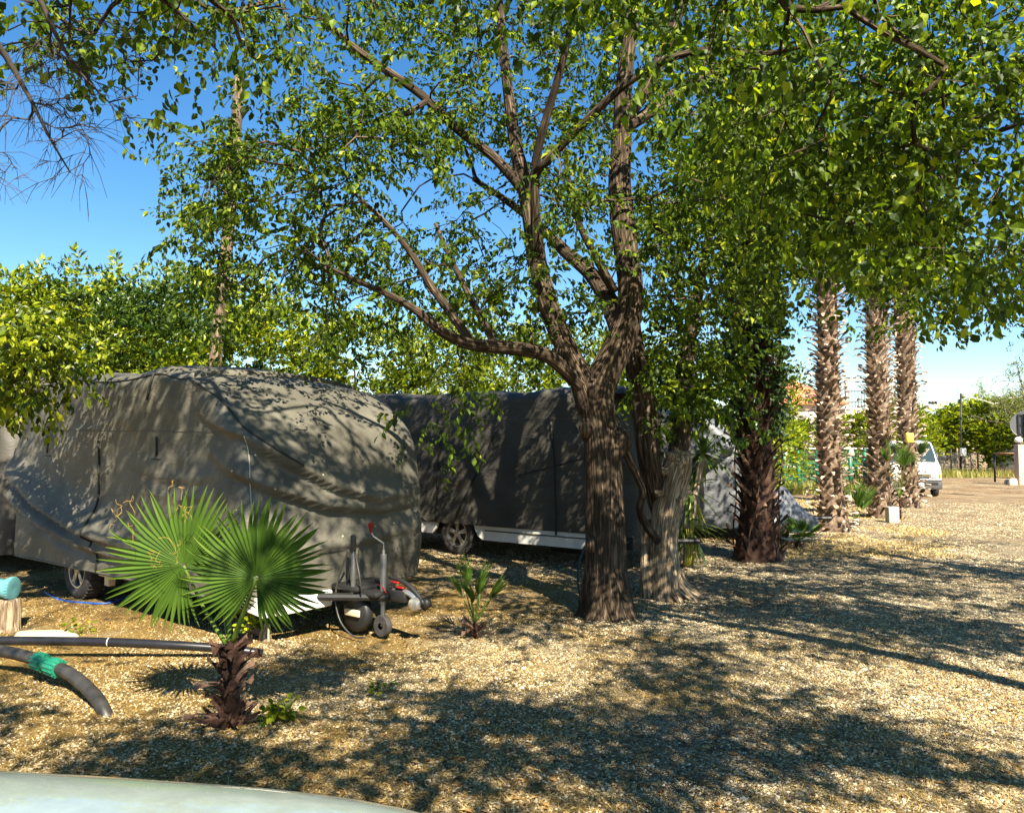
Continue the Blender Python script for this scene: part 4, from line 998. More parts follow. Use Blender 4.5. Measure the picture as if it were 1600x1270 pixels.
P4 = tall_palm(1421, 792, 7.2, .29, .33, 74, 'fourth palm of the row with a small yellow box, before the white van', n=520, Lb=.26, out=(.6, 1.45), flare=.03)
# ivy on the nearest palm
rng = np.random.default_rng(75); pc = gpt(1185, 872); pts = []; dirs = []
for i in range(620):
    a = rng.random()*2*pi; z = 1.75+3.2*rng.random()**.8; r = .27+.07*rng.random()
    if z < 2.3 and rng.random() < (2.3-z)*1.6: continue
    pts.append((cos(a)*r, sin(a)*r, z)); dirs.append((cos(a), sin(a), -.3))
iv = empty('climbing_ivy', (pc[0], pc[1], 0), 0, 'dark green ivy wrapped round the upper trunk of the nearest palm', 'ivy')
ml = MB(); place_sprays(ml, np.array(pts), np.array(dirs), rng, SP['ivy'], scale=(.8, 1.4)); ml.build('leaves', M['ivy'], iv, smooth=False)
mt = MB()
for q in range(5):
    a0 = q*1.3; z = np.linspace(.05, 4.6, 30); mt.tube(np.stack([np.cos(a0+z*.5)*(.35+.03*np.sin(z*5)), np.sin(a0+z*.5)*.35, z], 1), .012, 5)
mt.build('stems', M['bark'], iv)

# ---- young fan palms
def petiole(mb, b, e, r0=.014, r1=.008, sag=.0):
    b = np.array(b); e = np.array(e); m_ = (b+e)/2 + np.array([0, 0, sag]) + (e-b)*[.0, .0, 0]
    P = resample(np.array([(*b, r0), (*m_, (r0+r1)/2), (*e, r1)]), .05); mb.tube(P[:, :3], P[:, 3], 8, rnd=.75)
def fan_part(root, off, hast, axis, normal, R, base, seed, nseg=46, arc=310, fuse=.55, fold=.03, droop=.1, cone=.1, sag=0.0, pr=(.014, .008), thin=False):
    mb = fan_mb(R, nseg, R_(arc), fuse, np.random.default_rng(seed), fold, droop, cone)
    o = mb.build('frond', M['fan'], root, smooth=False); place(o, np.array(hast)-off, frame(axis, normal))
    pm = MB(); petiole(pm, np.array(base)-off, np.array(hast)-off, pr[0], pr[1], sag); pm.build('leaf_stalk', M['fan'], root); return o
pf = gpt(355, 1135); off = np.array([pf[0], pf[1], 0.0]); Yp = pf[1]
fp = empty('young_fan_palm', off, 0, 'young fan palm in the foreground with two big round fans and a stubby brown trunk', 'palm')
rng = np.random.default_rng(80)
tm = palm_trunk_mb(.52, .058, .042, 38, rng, L=.14, W=.055, out=(.45, 1.35), flare=.03)
for q in range(7):
    a = q*.9; tm.tube(np.array([[cos(a)*.05, sin(a)*.05, .06], [cos(a)*.13, sin(a)*.13, .05], [cos(a)*.2, sin(a)*.2, .09]]), [.02, .016, .008], 5, rnd=.3)
tm.build('trunk', M['darkboot'], fp, smooth=False)
tb = off+[0, 0, .50]
fan_part(fp, off, at(400, 903, Yp-.15), (.22, -.03, 1), (.18, -1, -.10), .475, tb+[.02, 0, 0], 81, 58, 330, .60, .028, .05, -.06, pr=(.017, .010))
fan_part(fp, off, at(287, 883, Yp-.05), (-.66, -.05, .75), (-.30, -.85, .50), .50, tb+[-.02, 0, 0], 82, 54, 310, .56, .028, .12, .04, sag=-.03)
fan_part(fp, off, at(345, 920, Yp+.25), (.25, .6, .7), (.8, -.3, .4), .36, tb, 83, 30, 200, .5, .05, .1)
fan_part(fp, off, at(362, 930, Yp+.05), (.05, .1, 1), (1, -.3, .1), .30, tb, 84, 14, 26, .7, .03, .02)
fm = MB()
rr = np.random.default_rng(9)
for q in range(16):     # loose pale threads between the segments
    c0 = at(180+rr.random()*120, 760+rr.random()*110, Yp-.25); P = [c0]
    for w in range(9): P.append(P[-1]+rr.standard_normal(3)*[.014, .01, .014]+[0, 0, -.006])
    fm.tube(resample(np.hstack([np.array(P), np.full((10, 1), .001)]), .01)[:, :3]-off, .0011, 3, cap=False)
fm.build('loose_fibres', M['straw'], fp)
def small_palm(u, v, h, R, nf, seed, label, arc=80, spreadang=.9, cat='palm', trunk=.10, mat='fan', nseg=14, loc=None, fuse=.42):
    p = gpt(u, v) if loc is None else np.array(loc); rng = np.random.default_rng(seed); root = empty('small_fan_palm', (p[0], p[1], p[2]), 0, label, cat)
    tm = palm_trunk_mb(trunk, .04, .03, 16, rng, L=.09, W=.05, out=(.6, 1.3)); tm.build('trunk', M['darkboot'], root, smooth=False)
    for i in range(nf):
        a = i*2.4+rng.random()*.4; el = pi/2 - spreadang*(.15+.85*(i+.5)/nf); L = (h-R*.8)*(.75+.3*rng.random()); b = np.array([0, 0, trunk])
        e = b+L*np.array([cos(a)*cos(el), sin(a)*cos(el), sin(el)]); fb = fan_mb(R*(.8+.3*rng.random()), nseg, R_(arc), fuse, rng, .03, .15, .05)
        o = fb.build('frond', M[mat], root, smooth=False); place(o, e, frame((cos(a)*cos(el), sin(a)*cos(el), sin(el)), (-cos(a)*sin(el)+rng.standard_normal()*.3, -sin(a)*sin(el)-.3, cos(el)+.05)))
        pm = MB(); petiole(pm, b, e, .007, .005); pm.build('leaf_stalk', M[mat], root)
    return root
small_palm(742, 992, .58, .31, 9, 91, 'small green fan palm growing alone in the gravel left of the big forked trunk', arc=52, spreadang=.75, fuse=.22, nseg=10)
small_palm(1337, 822, .85, .55, 9, 92, 'small upright fan palm between the second and third palm trunks', arc=70, spreadang=.7)
small_palm(1247, 856, .46, .24, 9, 93, 'low dark fan palm between the nearest and second palm trunks', arc=200, spreadang=1.3, nseg=22)
small_palm(1407, 812, 1.45, .46, 8, 94, 'young bright fan palm leaning against the third and fourth palm trunks', arc=120, spreadang=.55, trunk=.5, nseg=20)
# strap-leaved yucca beside the pale stump
def strap_plant(loc, h, n, seed, label, parts=((.9, 1.0),)):
    rng = np.random.default_rng(seed); root = empty('yucca', loc, 0, label, 'yucca'); off = np.zeros(3)
    st = MB(); heads = []
    for (dx, dy, hh) in parts:
        P = resample(np.array([(0, 0, -.05, .05), (dx*.4, dy*.4, hh*.5, .045), (dx, dy, hh, .04)]), .1); st.tube(P[:, :3], P[:, 3], 10, jit=.15); heads.append(np.array([dx, dy, hh]))
    st.build('stem', M['boot'], root); ml = MB()
    for i in range(n):
        hd = heads[i % len(heads)]; a = rng.random()*2*pi; el = -1.1+2.5*rng.random(); L = h*(.6+.5*rng.random()); w = .022*(.8+.5*rng.random())
        k = 7; t = np.linspace(0, 1, k); D = np.array([cos(a)*cos(el), sin(a)*cos(el), sin(el)])
        C = hd + np.outer(t*L, D) + np.outer(-(t**2)*L*.42, [0, 0, 1]); S = np.array([-sin(a), cos(a), 0]); ww = w*np.array([.8, 1, 1.1, 1, .8, .5, .03])
        V = np.stack([C-S*ww[:, None], C+np.array([0, 0, -.008]), C+S*ww[:, None]], 1).reshape(-1, 3); F = []
        for q in range(k-1): F += [[q*3, q*3+1, q*3+4, q*3+3], [q*3+1, q*3+2, q*3+5, q*3+4]]
        ml.add(V, F, np.clip(.5*rng.random()+(.5 if el < -.55 else 0), 0, 1))
    ml.build('leaves', M['yucca'], root, smooth=False); return root
gy = gpt(1072, 882)
strap_plant((gy[0], gy[1], 0), .62, 150, 95, 'spiky yucca with long strap leaves right beside the pale stump', parts=((.05, .1, .55), (.10, .1, 1.05), (.30, .1, 1.62)))
rng = np.random.default_rng(96); yb = MB()
for i in range(11):
    a = rng.random()*.8-.4; b = np.array([rng.standard_normal()*.05, -.1, 0]); e = b+[.02+.1*a, -.05, .30+.25*rng.random()]; yb.tube(np.array([b, (b+e)/2+[.02, 0, 0], e]), [.014, .012, .006], 5, rnd=1)
o = yb.build('yellow_leaf_stalks', M['yucca'], bpy.data.objects['yucca'])

# little weeds and sprouts
def sprout(u, v, h, n, seed, label, mat='citrus', L=.05):
    p = gpt(u, v); rng = np.random.default_rng(seed); root = empty('leafy_sprout', (p[0], p[1], g1(p[0], p[1])), 0, label, 'sprout'); st = MB(); pts = []; dirs = []
    for i in range(n):
        a = rng.random()*6.3; e = np.array([cos(a)*h*.35*rng.random(), sin(a)*h*.35*rng.random(), h*(.45+.55*rng.random())]); st.tube(np.array([(0, 0, -.01), e*.5+[.01, 0, 0], e]), [.003, .002, .001], 4)
        for q in range(3): pts.append(e*(.5+.25*q)); dirs.append((cos(a+q*2), sin(a+q*2), .3))
    st.build('stems', M['barkthin'], root); ml = MB(); place_sprays(ml, np.array(pts), np.array(dirs), rng, [spray(rng, 5, .09, L, .6, (-.2, .6))]); ml.build('leaves', M[mat], root, smooth=False); return root
sprout(432, 1128, .13, 7, 101, 'tiny bright green sprout in the gravel right of the young palm trunk')
sprout(392, 1000, .34, 12, 102, 'yellow-green leafy sprout behind the young palm, left of the small wood stub')
sprout(590, 1078, .07, 3, 103, 'tiny seedling alone in the open gravel between the palms')
sprout(120, 990, .06, 3, 104, 'tiny weed beside the flat rock and the long black pipe')

# ------------------------------------------------------------------ covered caravans
def catm(rows, step=.05): return resample(np.array([[*r, 0] for r in rows], float), step)[:, :3]
def signed_dist(s, z, line):
    line = np.array(line, float); best = np.full(s.shape, 1e9); sg = np.ones(s.shape); tt = np.zeros(s.shape); tot = 0; segs = len(line)-1
    for i in range(segs):
        a, b = line[i], line[i+1]; d = b-a; L = np.hypot(*d); t = np.clip(((s-a[0])*d[0]+(z-a[1])*d[1])/L**2, 0, 1)
        px, pz = s-(a[0]+t*d[0]), z-(a[1]+t*d[1]); q = np.hypot(px, pz); m = q < best
        cr = d[0]*(z-a[1])-d[1]*(s-a[0]); best = np.where(m, q, best); sg = np.where(m, np.sign(cr), sg); tt = np.where(m, (i+t)/segs, tt)
    return best*sg, tt
class Cover:
    """a fitted cloth cover over a caravan body. local x: rear 0 -> front L, y: 0 (near side) -> W, z up"""
    def __init__(s, L, W, H0, H1, hem, seed, nose=0.9, nosez=1.55, rear=.1, r=.16, folds=(), amp=1.0, bulge=.10, belly=0.0, npow=1.5):
        s.npow = npow
        s.L, s.W, s.H0, s.H1, s.hem, s.seed, s.nose, s.nosez, s.rear, s.r, s.folds, s.amp, s.bulge, s.belly = L, W, H0, H1, hem, seed, nose, nosez, rear, r, folds, amp, bulge, belly
        s.Hm = max(H0, H1)
    def f(s, P, S, off=0.0):
        """P: points on the plain box (z between hem and Hm), S: unrolled distance along the near side + front"""
        L, W, r = s.L, s.W, s.r
        lo = np.array([r*1.2, r, -9]); hi = np.array([L-r*1.6, W-r, s.Hm-r])
        inner = np.clip(P, lo, hi); inner[:, 2] = np.minimum(P[:, 2], s.Hm-r)
        D = P-inner; n = np.linalg.norm(D, axis=1, keepdims=True); N = D/np.where(n == 0, 1, n)
        rr = np.array([r*1.4, r, r]); Q = inner + N*r*np.where(n > 1e-9, 1, 0)
        Q = np.where(n > 1e-9, Q, P)
        z = P[:, 2]
        # wrinkles
        E = np.stack([P[:, 0]*.9+s.seed, P[:, 1]*.9, z*.55], 1); w = .022*fbm(E*1.3, 3)*s.amp
        E2 = np.stack([P[:, 0]*4.0+P[:, 2]*1.5+s.seed, P[:, 1]*4-P[:, 2]*1.8, z*1.3], 1); w = w + .0055*s.amp*fbm(E2, 3)
        E3 = np.stack([P[:, 0]*2+s.seed*2, P[:, 1]*2, z*7], 1); w = w + .004*s.amp*fbm(E3, 3)*(0.4+np.clip(vnoise(E), 0, 1))
        onroof = z > s.Hm-.02
        E4 = np.stack([P[:, 0]*1.5+z*.9+s.seed*3, P[:, 1]*1.5-z*.9, z*1.5-P[:, 0]*.5], 1)
        rg = 1-2*np.abs(fbm(E4, 2)); w = w + s.amp*.014*np.clip(rg, 0, 1)**3
        E5 = np.stack([P[:, 0]*3+z*4+s.seed, P[:, 1]*3-z*4, z*2.2], 1); rg = 1-2.4*np.abs(vnoise(E5)); w = w + s.amp*.006*np.clip(rg, 0, 1)**2*(vnoise(E4*.7+9) > -.1)
        for (line, a, wd, kind) in s.folds:
            d, t = signed_dist(S, z, line); env = np.sin(np.pi*np.clip(t, .03, .97))**.6
            near = (np.abs(d) < wd*4) & ~onroof & (S > -5)
            g = a*env*(np.exp(-(d/wd)**2) if kind == 'ridge' else 1.9*(d/wd)*np.exp(-(d/wd)**2)) if kind != 'lip' else a*env*np.where(d > 0, np.exp(-(d/wd/1.8)**2), 1.5*np.exp(-(d/(wd*.35))**2)-.5*np.exp(-(d/wd)**2))
            w = w + np.where(near, g, 0)*np.clip((s.Hm-.05-z)/.35, 0, 1)
        nn = N + 0.0
        Q = Q + nn*(w+off)[:, None]
        # nose and rear shape
        tf = np.clip((Q[:, 0]-(L-.6*r-1.7))/1.7, 0, 1.03)**1.3; zz = np.clip((z-s.nosez)/(s.Hm-s.nosez), 0, 1)
        Q[:, 0] -= tf*s.nose*zz**s.npow
        yc = 1-((P[:, 1]-W/2)/(W/2))**2
        Q[:, 0] += tf*s.bulge*yc*(1-.3*zz) + tf*.06*np.sin(np.clip((z-s.hem)/(s.nosez-s.hem), 0, 1)*pi)
        tr = np.clip(1-P[:, 0]/1.2, 0, 1); Q[:, 0] += tr*s.rear*zz**(s.npow-.5)
        # roof: slope between the two heights, crowned and sagging a little
        k = np.clip((z-1.2)/(s.Hm-1.2), 0, 1); Hx = s.H0+(s.H1-s.H0)*np.clip(P[:, 0]/L, 0, 1)
        Q[:, 2] += k*(Hx-s.Hm) + np.clip((z-(s.Hm-.3))/.3, 0, 1)**1.5*(.07*yc + .03*np.sin(P[:, 0]*3.1+s.seed))
        # tuck in slightly towards the hem
        Q[:, 1] += s.belly*np.clip((1.0-z), 0, 1)*(.5-P[:, 1]/W)*2
        return Q
    def build(s, mat, parent, st=.045, name='cover'):
        L, W, hem, Hm = s.L, s.W, s.hem, s.Hm; mb = MB()
        def grid(na, nb, fn, flip=False):
            a = np.linspace(0, 1, na+1); b = np.linspace(0, 1, nb+1); A, B = np.meshgrid(a, b); P, S = fn(A.ravel(), B.ravel())
            V = s.f(P, S); i = np.arange(nb)[:, None]*(na+1); j = np.arange(na)[None, :]
            F = np.stack([i+j, i+j+1, i+na+1+j+1, i+na+1+j], -1).reshape(-1, 4)
            if flip: F = F[:, ::-1]
            mb.add(V, F)
        nL, nW, nH = int(L/st), int(W/st), int((Hm-hem)/st)
        grid(nL, nH, lambda a, b: (np.stack([a*L, 0*a, hem+b*(Hm-hem)], 1), a*L))
        grid(nW, nH, lambda a, b: (np.stack([L+0*a, a*W, hem+b*(Hm-hem)], 1), L+a*W))
        grid(nL//2, nH//2, lambda a, b: (np.stack([L-a*L, W+0*a, hem+b*(Hm-hem)], 1), L+W+a*L))
        grid(nW//2, nH//2, lambda a, b: (np.stack([0*a, W-a*W, hem+b*(Hm-hem)], 1), -99+0*a))
        grid(nL, nW, lambda a, b: (np.stack([a*L, b*W, Hm+0*a], 1), -99+0*a))
        o = mb.build(name, mat, parent); me = o.data
        import bmesh
        bm = bmesh.new(); bm.from_mesh(me); bmesh.ops.remove_doubles(bm, verts=bm.verts, dist=.004); bmesh.ops.recalc_face_normals(bm, faces=bm.faces); bm.to_mesh(me); bm.free()
        for p in me.polygons: p.use_smooth = True
        return o
    def line(s, rows, off=.008, step=.06):
        """(S,z) polyline on the near side / front -> 3-D points just proud of the cloth"""
        R = resample(np.array([[a, b, 0, 0] for a, b in rows], float), step); S = R[:, 0]; z = R[:, 1]
        P = np.where((S < s.L)[:, None], np.stack([S, 0*S, z], 1), np.stack([s.L+0*S, S-s.L, z], 1))
        Q = s.f(P.astype(float), S, off); return Q
def strap(cv, rows, parent, r=.009, name='strap', mat='piping', off=.008):
    mb = MB(); mb.tube(cv.line(rows, off), r, 6, rnd=.5); return mb.build(name, M[mat], parent)
def wheel(parent, x, y, r, w, side, nsp=5, dark=False, name='wheel'):
    """axis along local y; side -1: outer face towards -y"""
    root = MB(); T = Matrix.Translation((x, y, r)) @ Matrix.Rotation(pi/2, 4, 'X')
    h = w/2; prof = [(r*.60, -h*.8), (r*.72, -h), (r*.93, -h*.92), (r, -h*.6), (r*1.003, 0), (r, h*.6), (r*.93, h*.92), (r*.72, h), (r*.60, h*.8)]
    root.lathe(prof, 40, T)
    for k in range(40):
        a = k*2*pi/40; root.box((x+cos(a)*r, y, r+sin(a)*r), (.014, w*.8, .02), np.array(Matrix.Rotation(-a+pi/2, 3, 'Y')))
    ty = root.build('tyre', M['tyre'], parent, sharp=50)
    rim = MB(); f = -side*h*.75
    s_ = 1 if side > 0 else -1
    rim.lathe([(r*.60, -h*.8), (r*.62, -h*.88), (r*.57, -h*.86), (r*.54, -h*.4), (r*.54, h*.4), (r*.57, h*.86), (r*.62, h*.88), (r*.60, h*.8)], 40, T)
    yy = y+s_*h*.72
    for k in range(nsp):
        for dd in (-.13, .13):
            a = k*2*pi/nsp + pi/2 + dd; L = r*.46
            rim.bbox((x+cos(a)*r*.32, yy+s_*-.004, r+sin(a)*r*.32), (L, .022, r*.095), .006, np.array(Matrix.Rotation(-a, 3, 'Y')))
    rim.lathe([(.001, -.03), (r*.15, -.03), (r*.17, 0), (r*.15, .02), (.001, .025)], 20, Matrix.Translation((x, yy, r)) @ Matrix.Rotation(pi/2, 4, 'X'))
    rim.build('rim', M['alloy'], ty, sharp=40)
    dk = MB(); dk.lathe([(.001, -.01), (r*.5, -.01), (r*.5, .01), (.001, .01)], 28, Matrix.Translation((x, y+s_*h*.1, r)) @ Matrix.Rotation(pi/2, 4, 'X')); dk.build('brake_drum', M['darkalloy'], ty, sharp=40)
    return ty
def frame_at(front_corner, ang, L):
    """origin = rear near corner of the body"""
    e = np.array([cos(ang), sin(ang)]); o = np.array(front_corner)-e*L; return (o[0], o[1], 0), ang

# ---- olive caravan, left
L1_, W1 = 5.16, 2.15; AN1 = R_(-38)
loc, rz = frame_at((-2.23, 6.56), AN1, L1_)
cv1 = empty('covered_caravan', loc, rz, 'caravan under an olive grey cover at the left, with tow hitch and red crank handle', 'caravan', )
folds1 = [([(L1_-.55, 2.02), (L1_-.02, 1.86), (L1_+.35, 1.62), (L1_+.8, 1.36), (L1_+1.3, 1.22), (L1_+1.9, 1.25)], .12, .12, 'lip'),
          ([(L1_-.5, 1.62), (L1_+.05, 1.42), (L1_+.7, 1.18), (L1_+1.4, 1.10), (L1_+2.1, 1.16)], .10, .10, 'lip'),
          ([(0.02, 1.62), (0.16, 1.35), (1.16, 1.03), (2.16, .80), (3.36, .66)], .17, .12, 'lip'),
          ([(0.02, 1.34), (0.06, 1.1), (0.96, .82), (1.86, .66), (3.06, .55)], .15, .11, 'lip'),
          ([(L1_-2.2, 1.55), (L1_-1.5, 1.42), (L1_-.9, 1.40), (L1_-.3, 1.5)], .02, .05, 'lip'),
          ([(L1_-1.9, 1.25), (L1_-1.1, 1.2), (L1_-.4, 1.28)], .02, .04, 'lip'),
          ([(L1_+.05, .75), (L1_+1.0, .80), (L1_+2.1, .86)], .035, .06, 'lip'),
          ([(L1_+.2, 2.2), (L1_+.8, 1.85), (L1_+1.4, 1.6), (L1_+2.0, 1.5)], .03, .12, 'ridge'),
          ([(L1_+.7, 2.3), (L1_+1.3, 1.95), (L1_+2.0, 1.8)], .025, .10, 'ridge')]
C1 = Cover(L1_, W1, 2.54, 2.42, .36, 3.0, nose=1.0, nosez=1.45, rear=.65, npow=2.6, r=.13, folds=folds1, amp=.85, bulge=.12)
C1.build(M['cover'], cv1, st=.035)
Zt = 2.56
strap(C1, [(.25, Zt-.06), (1.5, Zt-.07), (3, Zt-.07), (L1_-.35, Zt-.08)], cv1, .006, 'top_piping')
strap(C1, [(L1_-.28, Zt-.08), (L1_-.1, 2.25), (L1_+.02, 1.95), (L1_+.22, 1.74), (L1_+.45, 1.58)], cv1, .010, 'nose_piping')
strap(C1, [(.05, 1.93), (1, 1.92), (2.5, 1.92), (L1_-.1, 1.90)], cv1, .0035, 'seam', 'seam', .003)
strap(C1, [(L1_-.02, 1.86), (L1_+.0, 1.6), (L1_-.01, 1.2)], cv1, .004, 'pale_seam', 'paleseam', .003)
strap(C1, [(.03, 1.70), (.03, 1.2), (.03, .7), (.05, .37)], cv1, .012)
strap(C1, [(2.31, 1.84), (2.33, 1.5), (2.32, .9), (2.34, .38)], cv1, .012)
for (s0_, z0_) in ((1.6, 2.50), (3.55, 2.50)): strap(C1, [(s0_, z0_), (s0_-.06, z0_-.10), (s0_-.13, z0_-.26)], cv1, .011, 'loose_strap', off=.02)
for (s0_, z0_) in ((1.06, 1.85), (3.61, 1.85)):
    strap(C1, [(s0_, z0_), (s0_, z0_-.2)], cv1, .010, 'tab'); strap(C1, [(s0_-.09, z0_-.23), (s0_+.09, z0_-.23)], cv1, .005, 'tab')
strap(C1, [(.1, .375), (1, .375), (3, .375), (L1_, .375), (L1_+1, .375), (L1_+W1-.1, .375)], cv1, .009, 'hem', 'seam', .0)
# wheel etc.  (the wheel sits where the photo shows it)
wl = np.array([-4.93, 8.72]); e1v = np.array([cos(AN1), sin(AN1)]); wx = float(np.dot(wl-np.array(loc[:2]), e1v))
wheel(cv1, wx, .16, .335, .20, -1); wheel(cv1, wx, W1-.16, .335, .20, 1)
mb = MB()
mb.bbox((L1_/2, W1/2, .36), (L1_-.6, W1-.5, .10), .02); mb.box((L1_/2-.3, .5, .28), (L1_-1.2, .06, .12)); mb.box((L1_/2-.3, W1-.5, .28), (L1_-1.2, .06, .12))
mb.box((wx, W1/2, .33), (.12, W1-.5, .10))
mb.build('chassis', M['chassis'], cv1, smooth=False)
mb = MB(); mb.bbox((wx+.66, .22, .37), (.34, .26, .12), .015); mb.bbox((wx+.62, .16, .27), (.10, .08, .12), .01); mb.tube(np.array([(wx+.50, .10, .37), (wx+.45, .08, .37)]), .03, 10)
mb.build('corner_steady_box', M['cream'], cv1, sharp=40)
mb = MB(); mb.bbox((wx+.72, .08, .37), (.06, .01, .02), .004); mb.build('box_latch', M['chassis'], cv1)
# white front skirt below the nose
mb = MB()
sk = [(L1_-1.4, .20), (L1_+.02, .17), (L1_+.22, .17), (L1_+.22, .40), (L1_-1.4, .42)]
mb.prism([(L1_-.6, .34), (L1_-.1, .28), (L1_+.08, .26), (L1_+.08, .42), (L1_-.6, .42)], .10, .16, 1)
mb.bbox((L1_+.08, W1*.24, .33), (.05, W1*.28, .15), .02)
mb.build('front_skirt', M['white'], cv1, sharp=40)
# A-frame and hitch
yc = W1/2; hx = L1_+.1
mb = MB(); z = .36
mb.tube(np.array([(hx-.3, yc-.62, z), (hx+0.510, yc-.04, z)]), .035, 8); mb.tube(np.array([(hx-.3, yc+.62, z), (hx+0.510, yc+.04, z)]), .035, 8)
mb.bbox((hx+0.544, yc, z+.02), (.35, .10, .10), .02); mb.bbox((hx+0.238, yc, z+.03), (.50, .36, .05), .02)
mb.bbox((hx+0.136, yc, z+.07), (.36, .5, .05), .02)
mb.build('tow_frame', M['chassis'], cv1, sharp=40)
mb = MB()
for k in range(8): mb.lathe([(.001, -.012), (.034, -.012), (.043, 0), (.034, .012), (.001, .012)], 16, Matrix.Translation((hx+0.544+k*.018, yc, z+.05)) @ Matrix.Rotation(pi/2, 4, 'Y'))
mb.build('rubber_bellows', M['chassis'], cv1)
mb = MB(); mb.tube(resample(np.array([(hx+0.666, yc, z+.05, .03), (hx+0.734, yc, z+.06, .036), (hx+0.802, yc, z+.03, .045), (hx+0.857, yc, z-.02, .05)]), .02)[:, :3], .036, 14)
mb.lathe([(.001, -.055), (.05, -.05), (.062, 0), (.05, .05), (.02, .056), (.001, .056)], 20, Matrix.Translation((hx+0.843, yc-.02, z-.02)) @ Matrix.Rotation(pi/2, 4, 'X'))
mb.build('coupling_head', M['alloy'], cv1, sharp=50)
mb = MB(); P = resample(np.array([(hx+0.490, yc-.01, z+.17, .014), (hx+0.612, yc-.01, z+.165, .02), (hx+0.748, yc-.01, z+.12, .022), (hx+0.870, yc-.01, z+.04, .02), (hx+0.925, yc-.01, z-.02, .03)]), .03); mb.tube(P[:, :3], P[:, 3], 10)
mb.lathe([(.001, -.03), (.045, -.03), (.05, 0), (.045, .03), (.001, .03)], 16, Matrix.Translation((hx+0.925, yc+.01, z-.01)) @ Matrix.Rotation(pi/2, 4, 'X')); mb.build('coupling_lever', M['chassis'], cv1)
mb = MB(); mb.bbox((hx+0.585, yc-.03, z+.14), (.10, .03, .018), .006); mb.bbox((hx+0.646, yc-.03, z+.10), (.09, .03, .018), .006); mb.tube(np.array([(hx+0.374, yc-.05, z+.10), (hx+0.462, yc-.07, z+.09), (hx+0.517, yc-.07, z+.04)]), .008, 6); mb.build('safety_clip', M['red'], cv1)
# jockey wheel with cranked red handle
jx, jy = hx+0.449, yc-.05
mb = MB(); mb.tube(np.array([(jx, jy, .30), (jx, jy, .74)]), .030, 16); mb.tube(np.array([(jx, jy, .74), (jx, jy, .78)]), .016, 10); mb.tube(np.array([(jx, jy, .10), (jx, jy, .32)]), .022, 12)
mb.tube(np.array([(jx, jy, .78), (jx+.005, jy-.005, .84), (jx-.07, jy-.06, .90), (jx-.09, jy-.075, .945)]), .009, 8); mb.build('jockey_post', M['steel'], cv1, sharp=50)
mb = MB(); mb.lathe([(.001, 0), (.013, 0), (.015, .04), (.028, .055), (.028, .09), (.001, .095)], 14, Matrix.Translation((jx-.09, jy-.075, .93))); mb.build('crank_knob', M['red'], cv1, sharp=50)
mb = MB(); mb.lathe([(.03, -.03), (.09, -.03), (.1, -.015), (.1, .015), (.09, .03), (.03, .03)], 24, Matrix.Translation((jx, jy, .10)) @ Matrix.Rotation(pi/2, 4, 'X')); mb.build('jockey_wheel', M['tyre'], cv1, sharp=50)
# spare-wheel-like drum under the frame and upright handbrake lever
mb = MB(); mb.lathe([(.001, -.05), (.15, -.05), (.17, -.03), (.17, .03), (.15, .05), (.001, .05)], 28, Matrix.Translation((hx+0.170, yc-.1, .19)) @ Matrix.Rotation(pi/2, 4, 'X')); mb.build('cable_drum', M['chassis'], cv1, sharp=50)
mb = MB(); mb.bbox((hx+0.170, yc-.17, .20), (.20, .02, .06), .005); mb.build('number_strip', M['cream'], cv1)
lx, ly = hx+0.238, yc-.22
mb = MB(); mb.bbox((lx, ly, .56), (.035, .035, .42), .008); mb.build('brake_lever', M['steel'], cv1, sharp=40)
mb = MB(); mb.bbox((lx-.005, ly, .83), (.045, .045, .17), .015); mb.build('lever_grip', M['chassis'], cv1, sharp=40)
mb = MB()
th = np.linspace(0, 1, 20)
mb.tube(resample(np.array([(lx-.03, ly-.03, .78, .006), (lx-.13, ly-.05, .55, .006), (lx-.17, ly-.06, .33, .006), (lx-.1, ly-.06, .14, .006), (lx+.08, ly-.06, .03, .006), (lx+.22, ly-.05, .04, .006)]), .03)[:, :3], .008, 8)
mb.tube(np.array([(lx+.02, ly, .76), (lx+.09, ly-.01, .58), (lx+.14, ly-.02, .42)]), .007, 6); mb.tube(np.array([(lx-.01, ly, .75), (lx-.10, ly+.01, .44)]), .006, 6)
mb.build('cable', M['hosedust'], cv1)

# ---- charcoal caravan at the left edge, behind the rear of the olive one
loc0, rz0 = frame_at((-6.80, 10.35), AN1, 4.6)
cv0 = empty('covered_caravan', loc0, rz0, 'dark covered caravan cut by the left edge, behind the rear of the olive one', 'caravan')
C0 = Cover(4.6, 2.2, 2.70, 2.70, .26, 21.0, nose=.45, nosez=1.5, rear=.2, r=.14, amp=1.0)
C0.build(M['cover2'], cv0, st=.06)
strap(C0, [(4.3, 2.0), (4.32, 1.2), (4.3, .3)], cv0, .012)
mb = MB(); mb.bbox((2.3, 1.1, .34), (4.0, 1.7, .12), .02); mb.build('chassis', M['chassis'], cv0)
for y_, sd_ in ((.16, -1), (2.04, 1)): wheel(cv0, 2.4, y_, .33, .2, sd_)

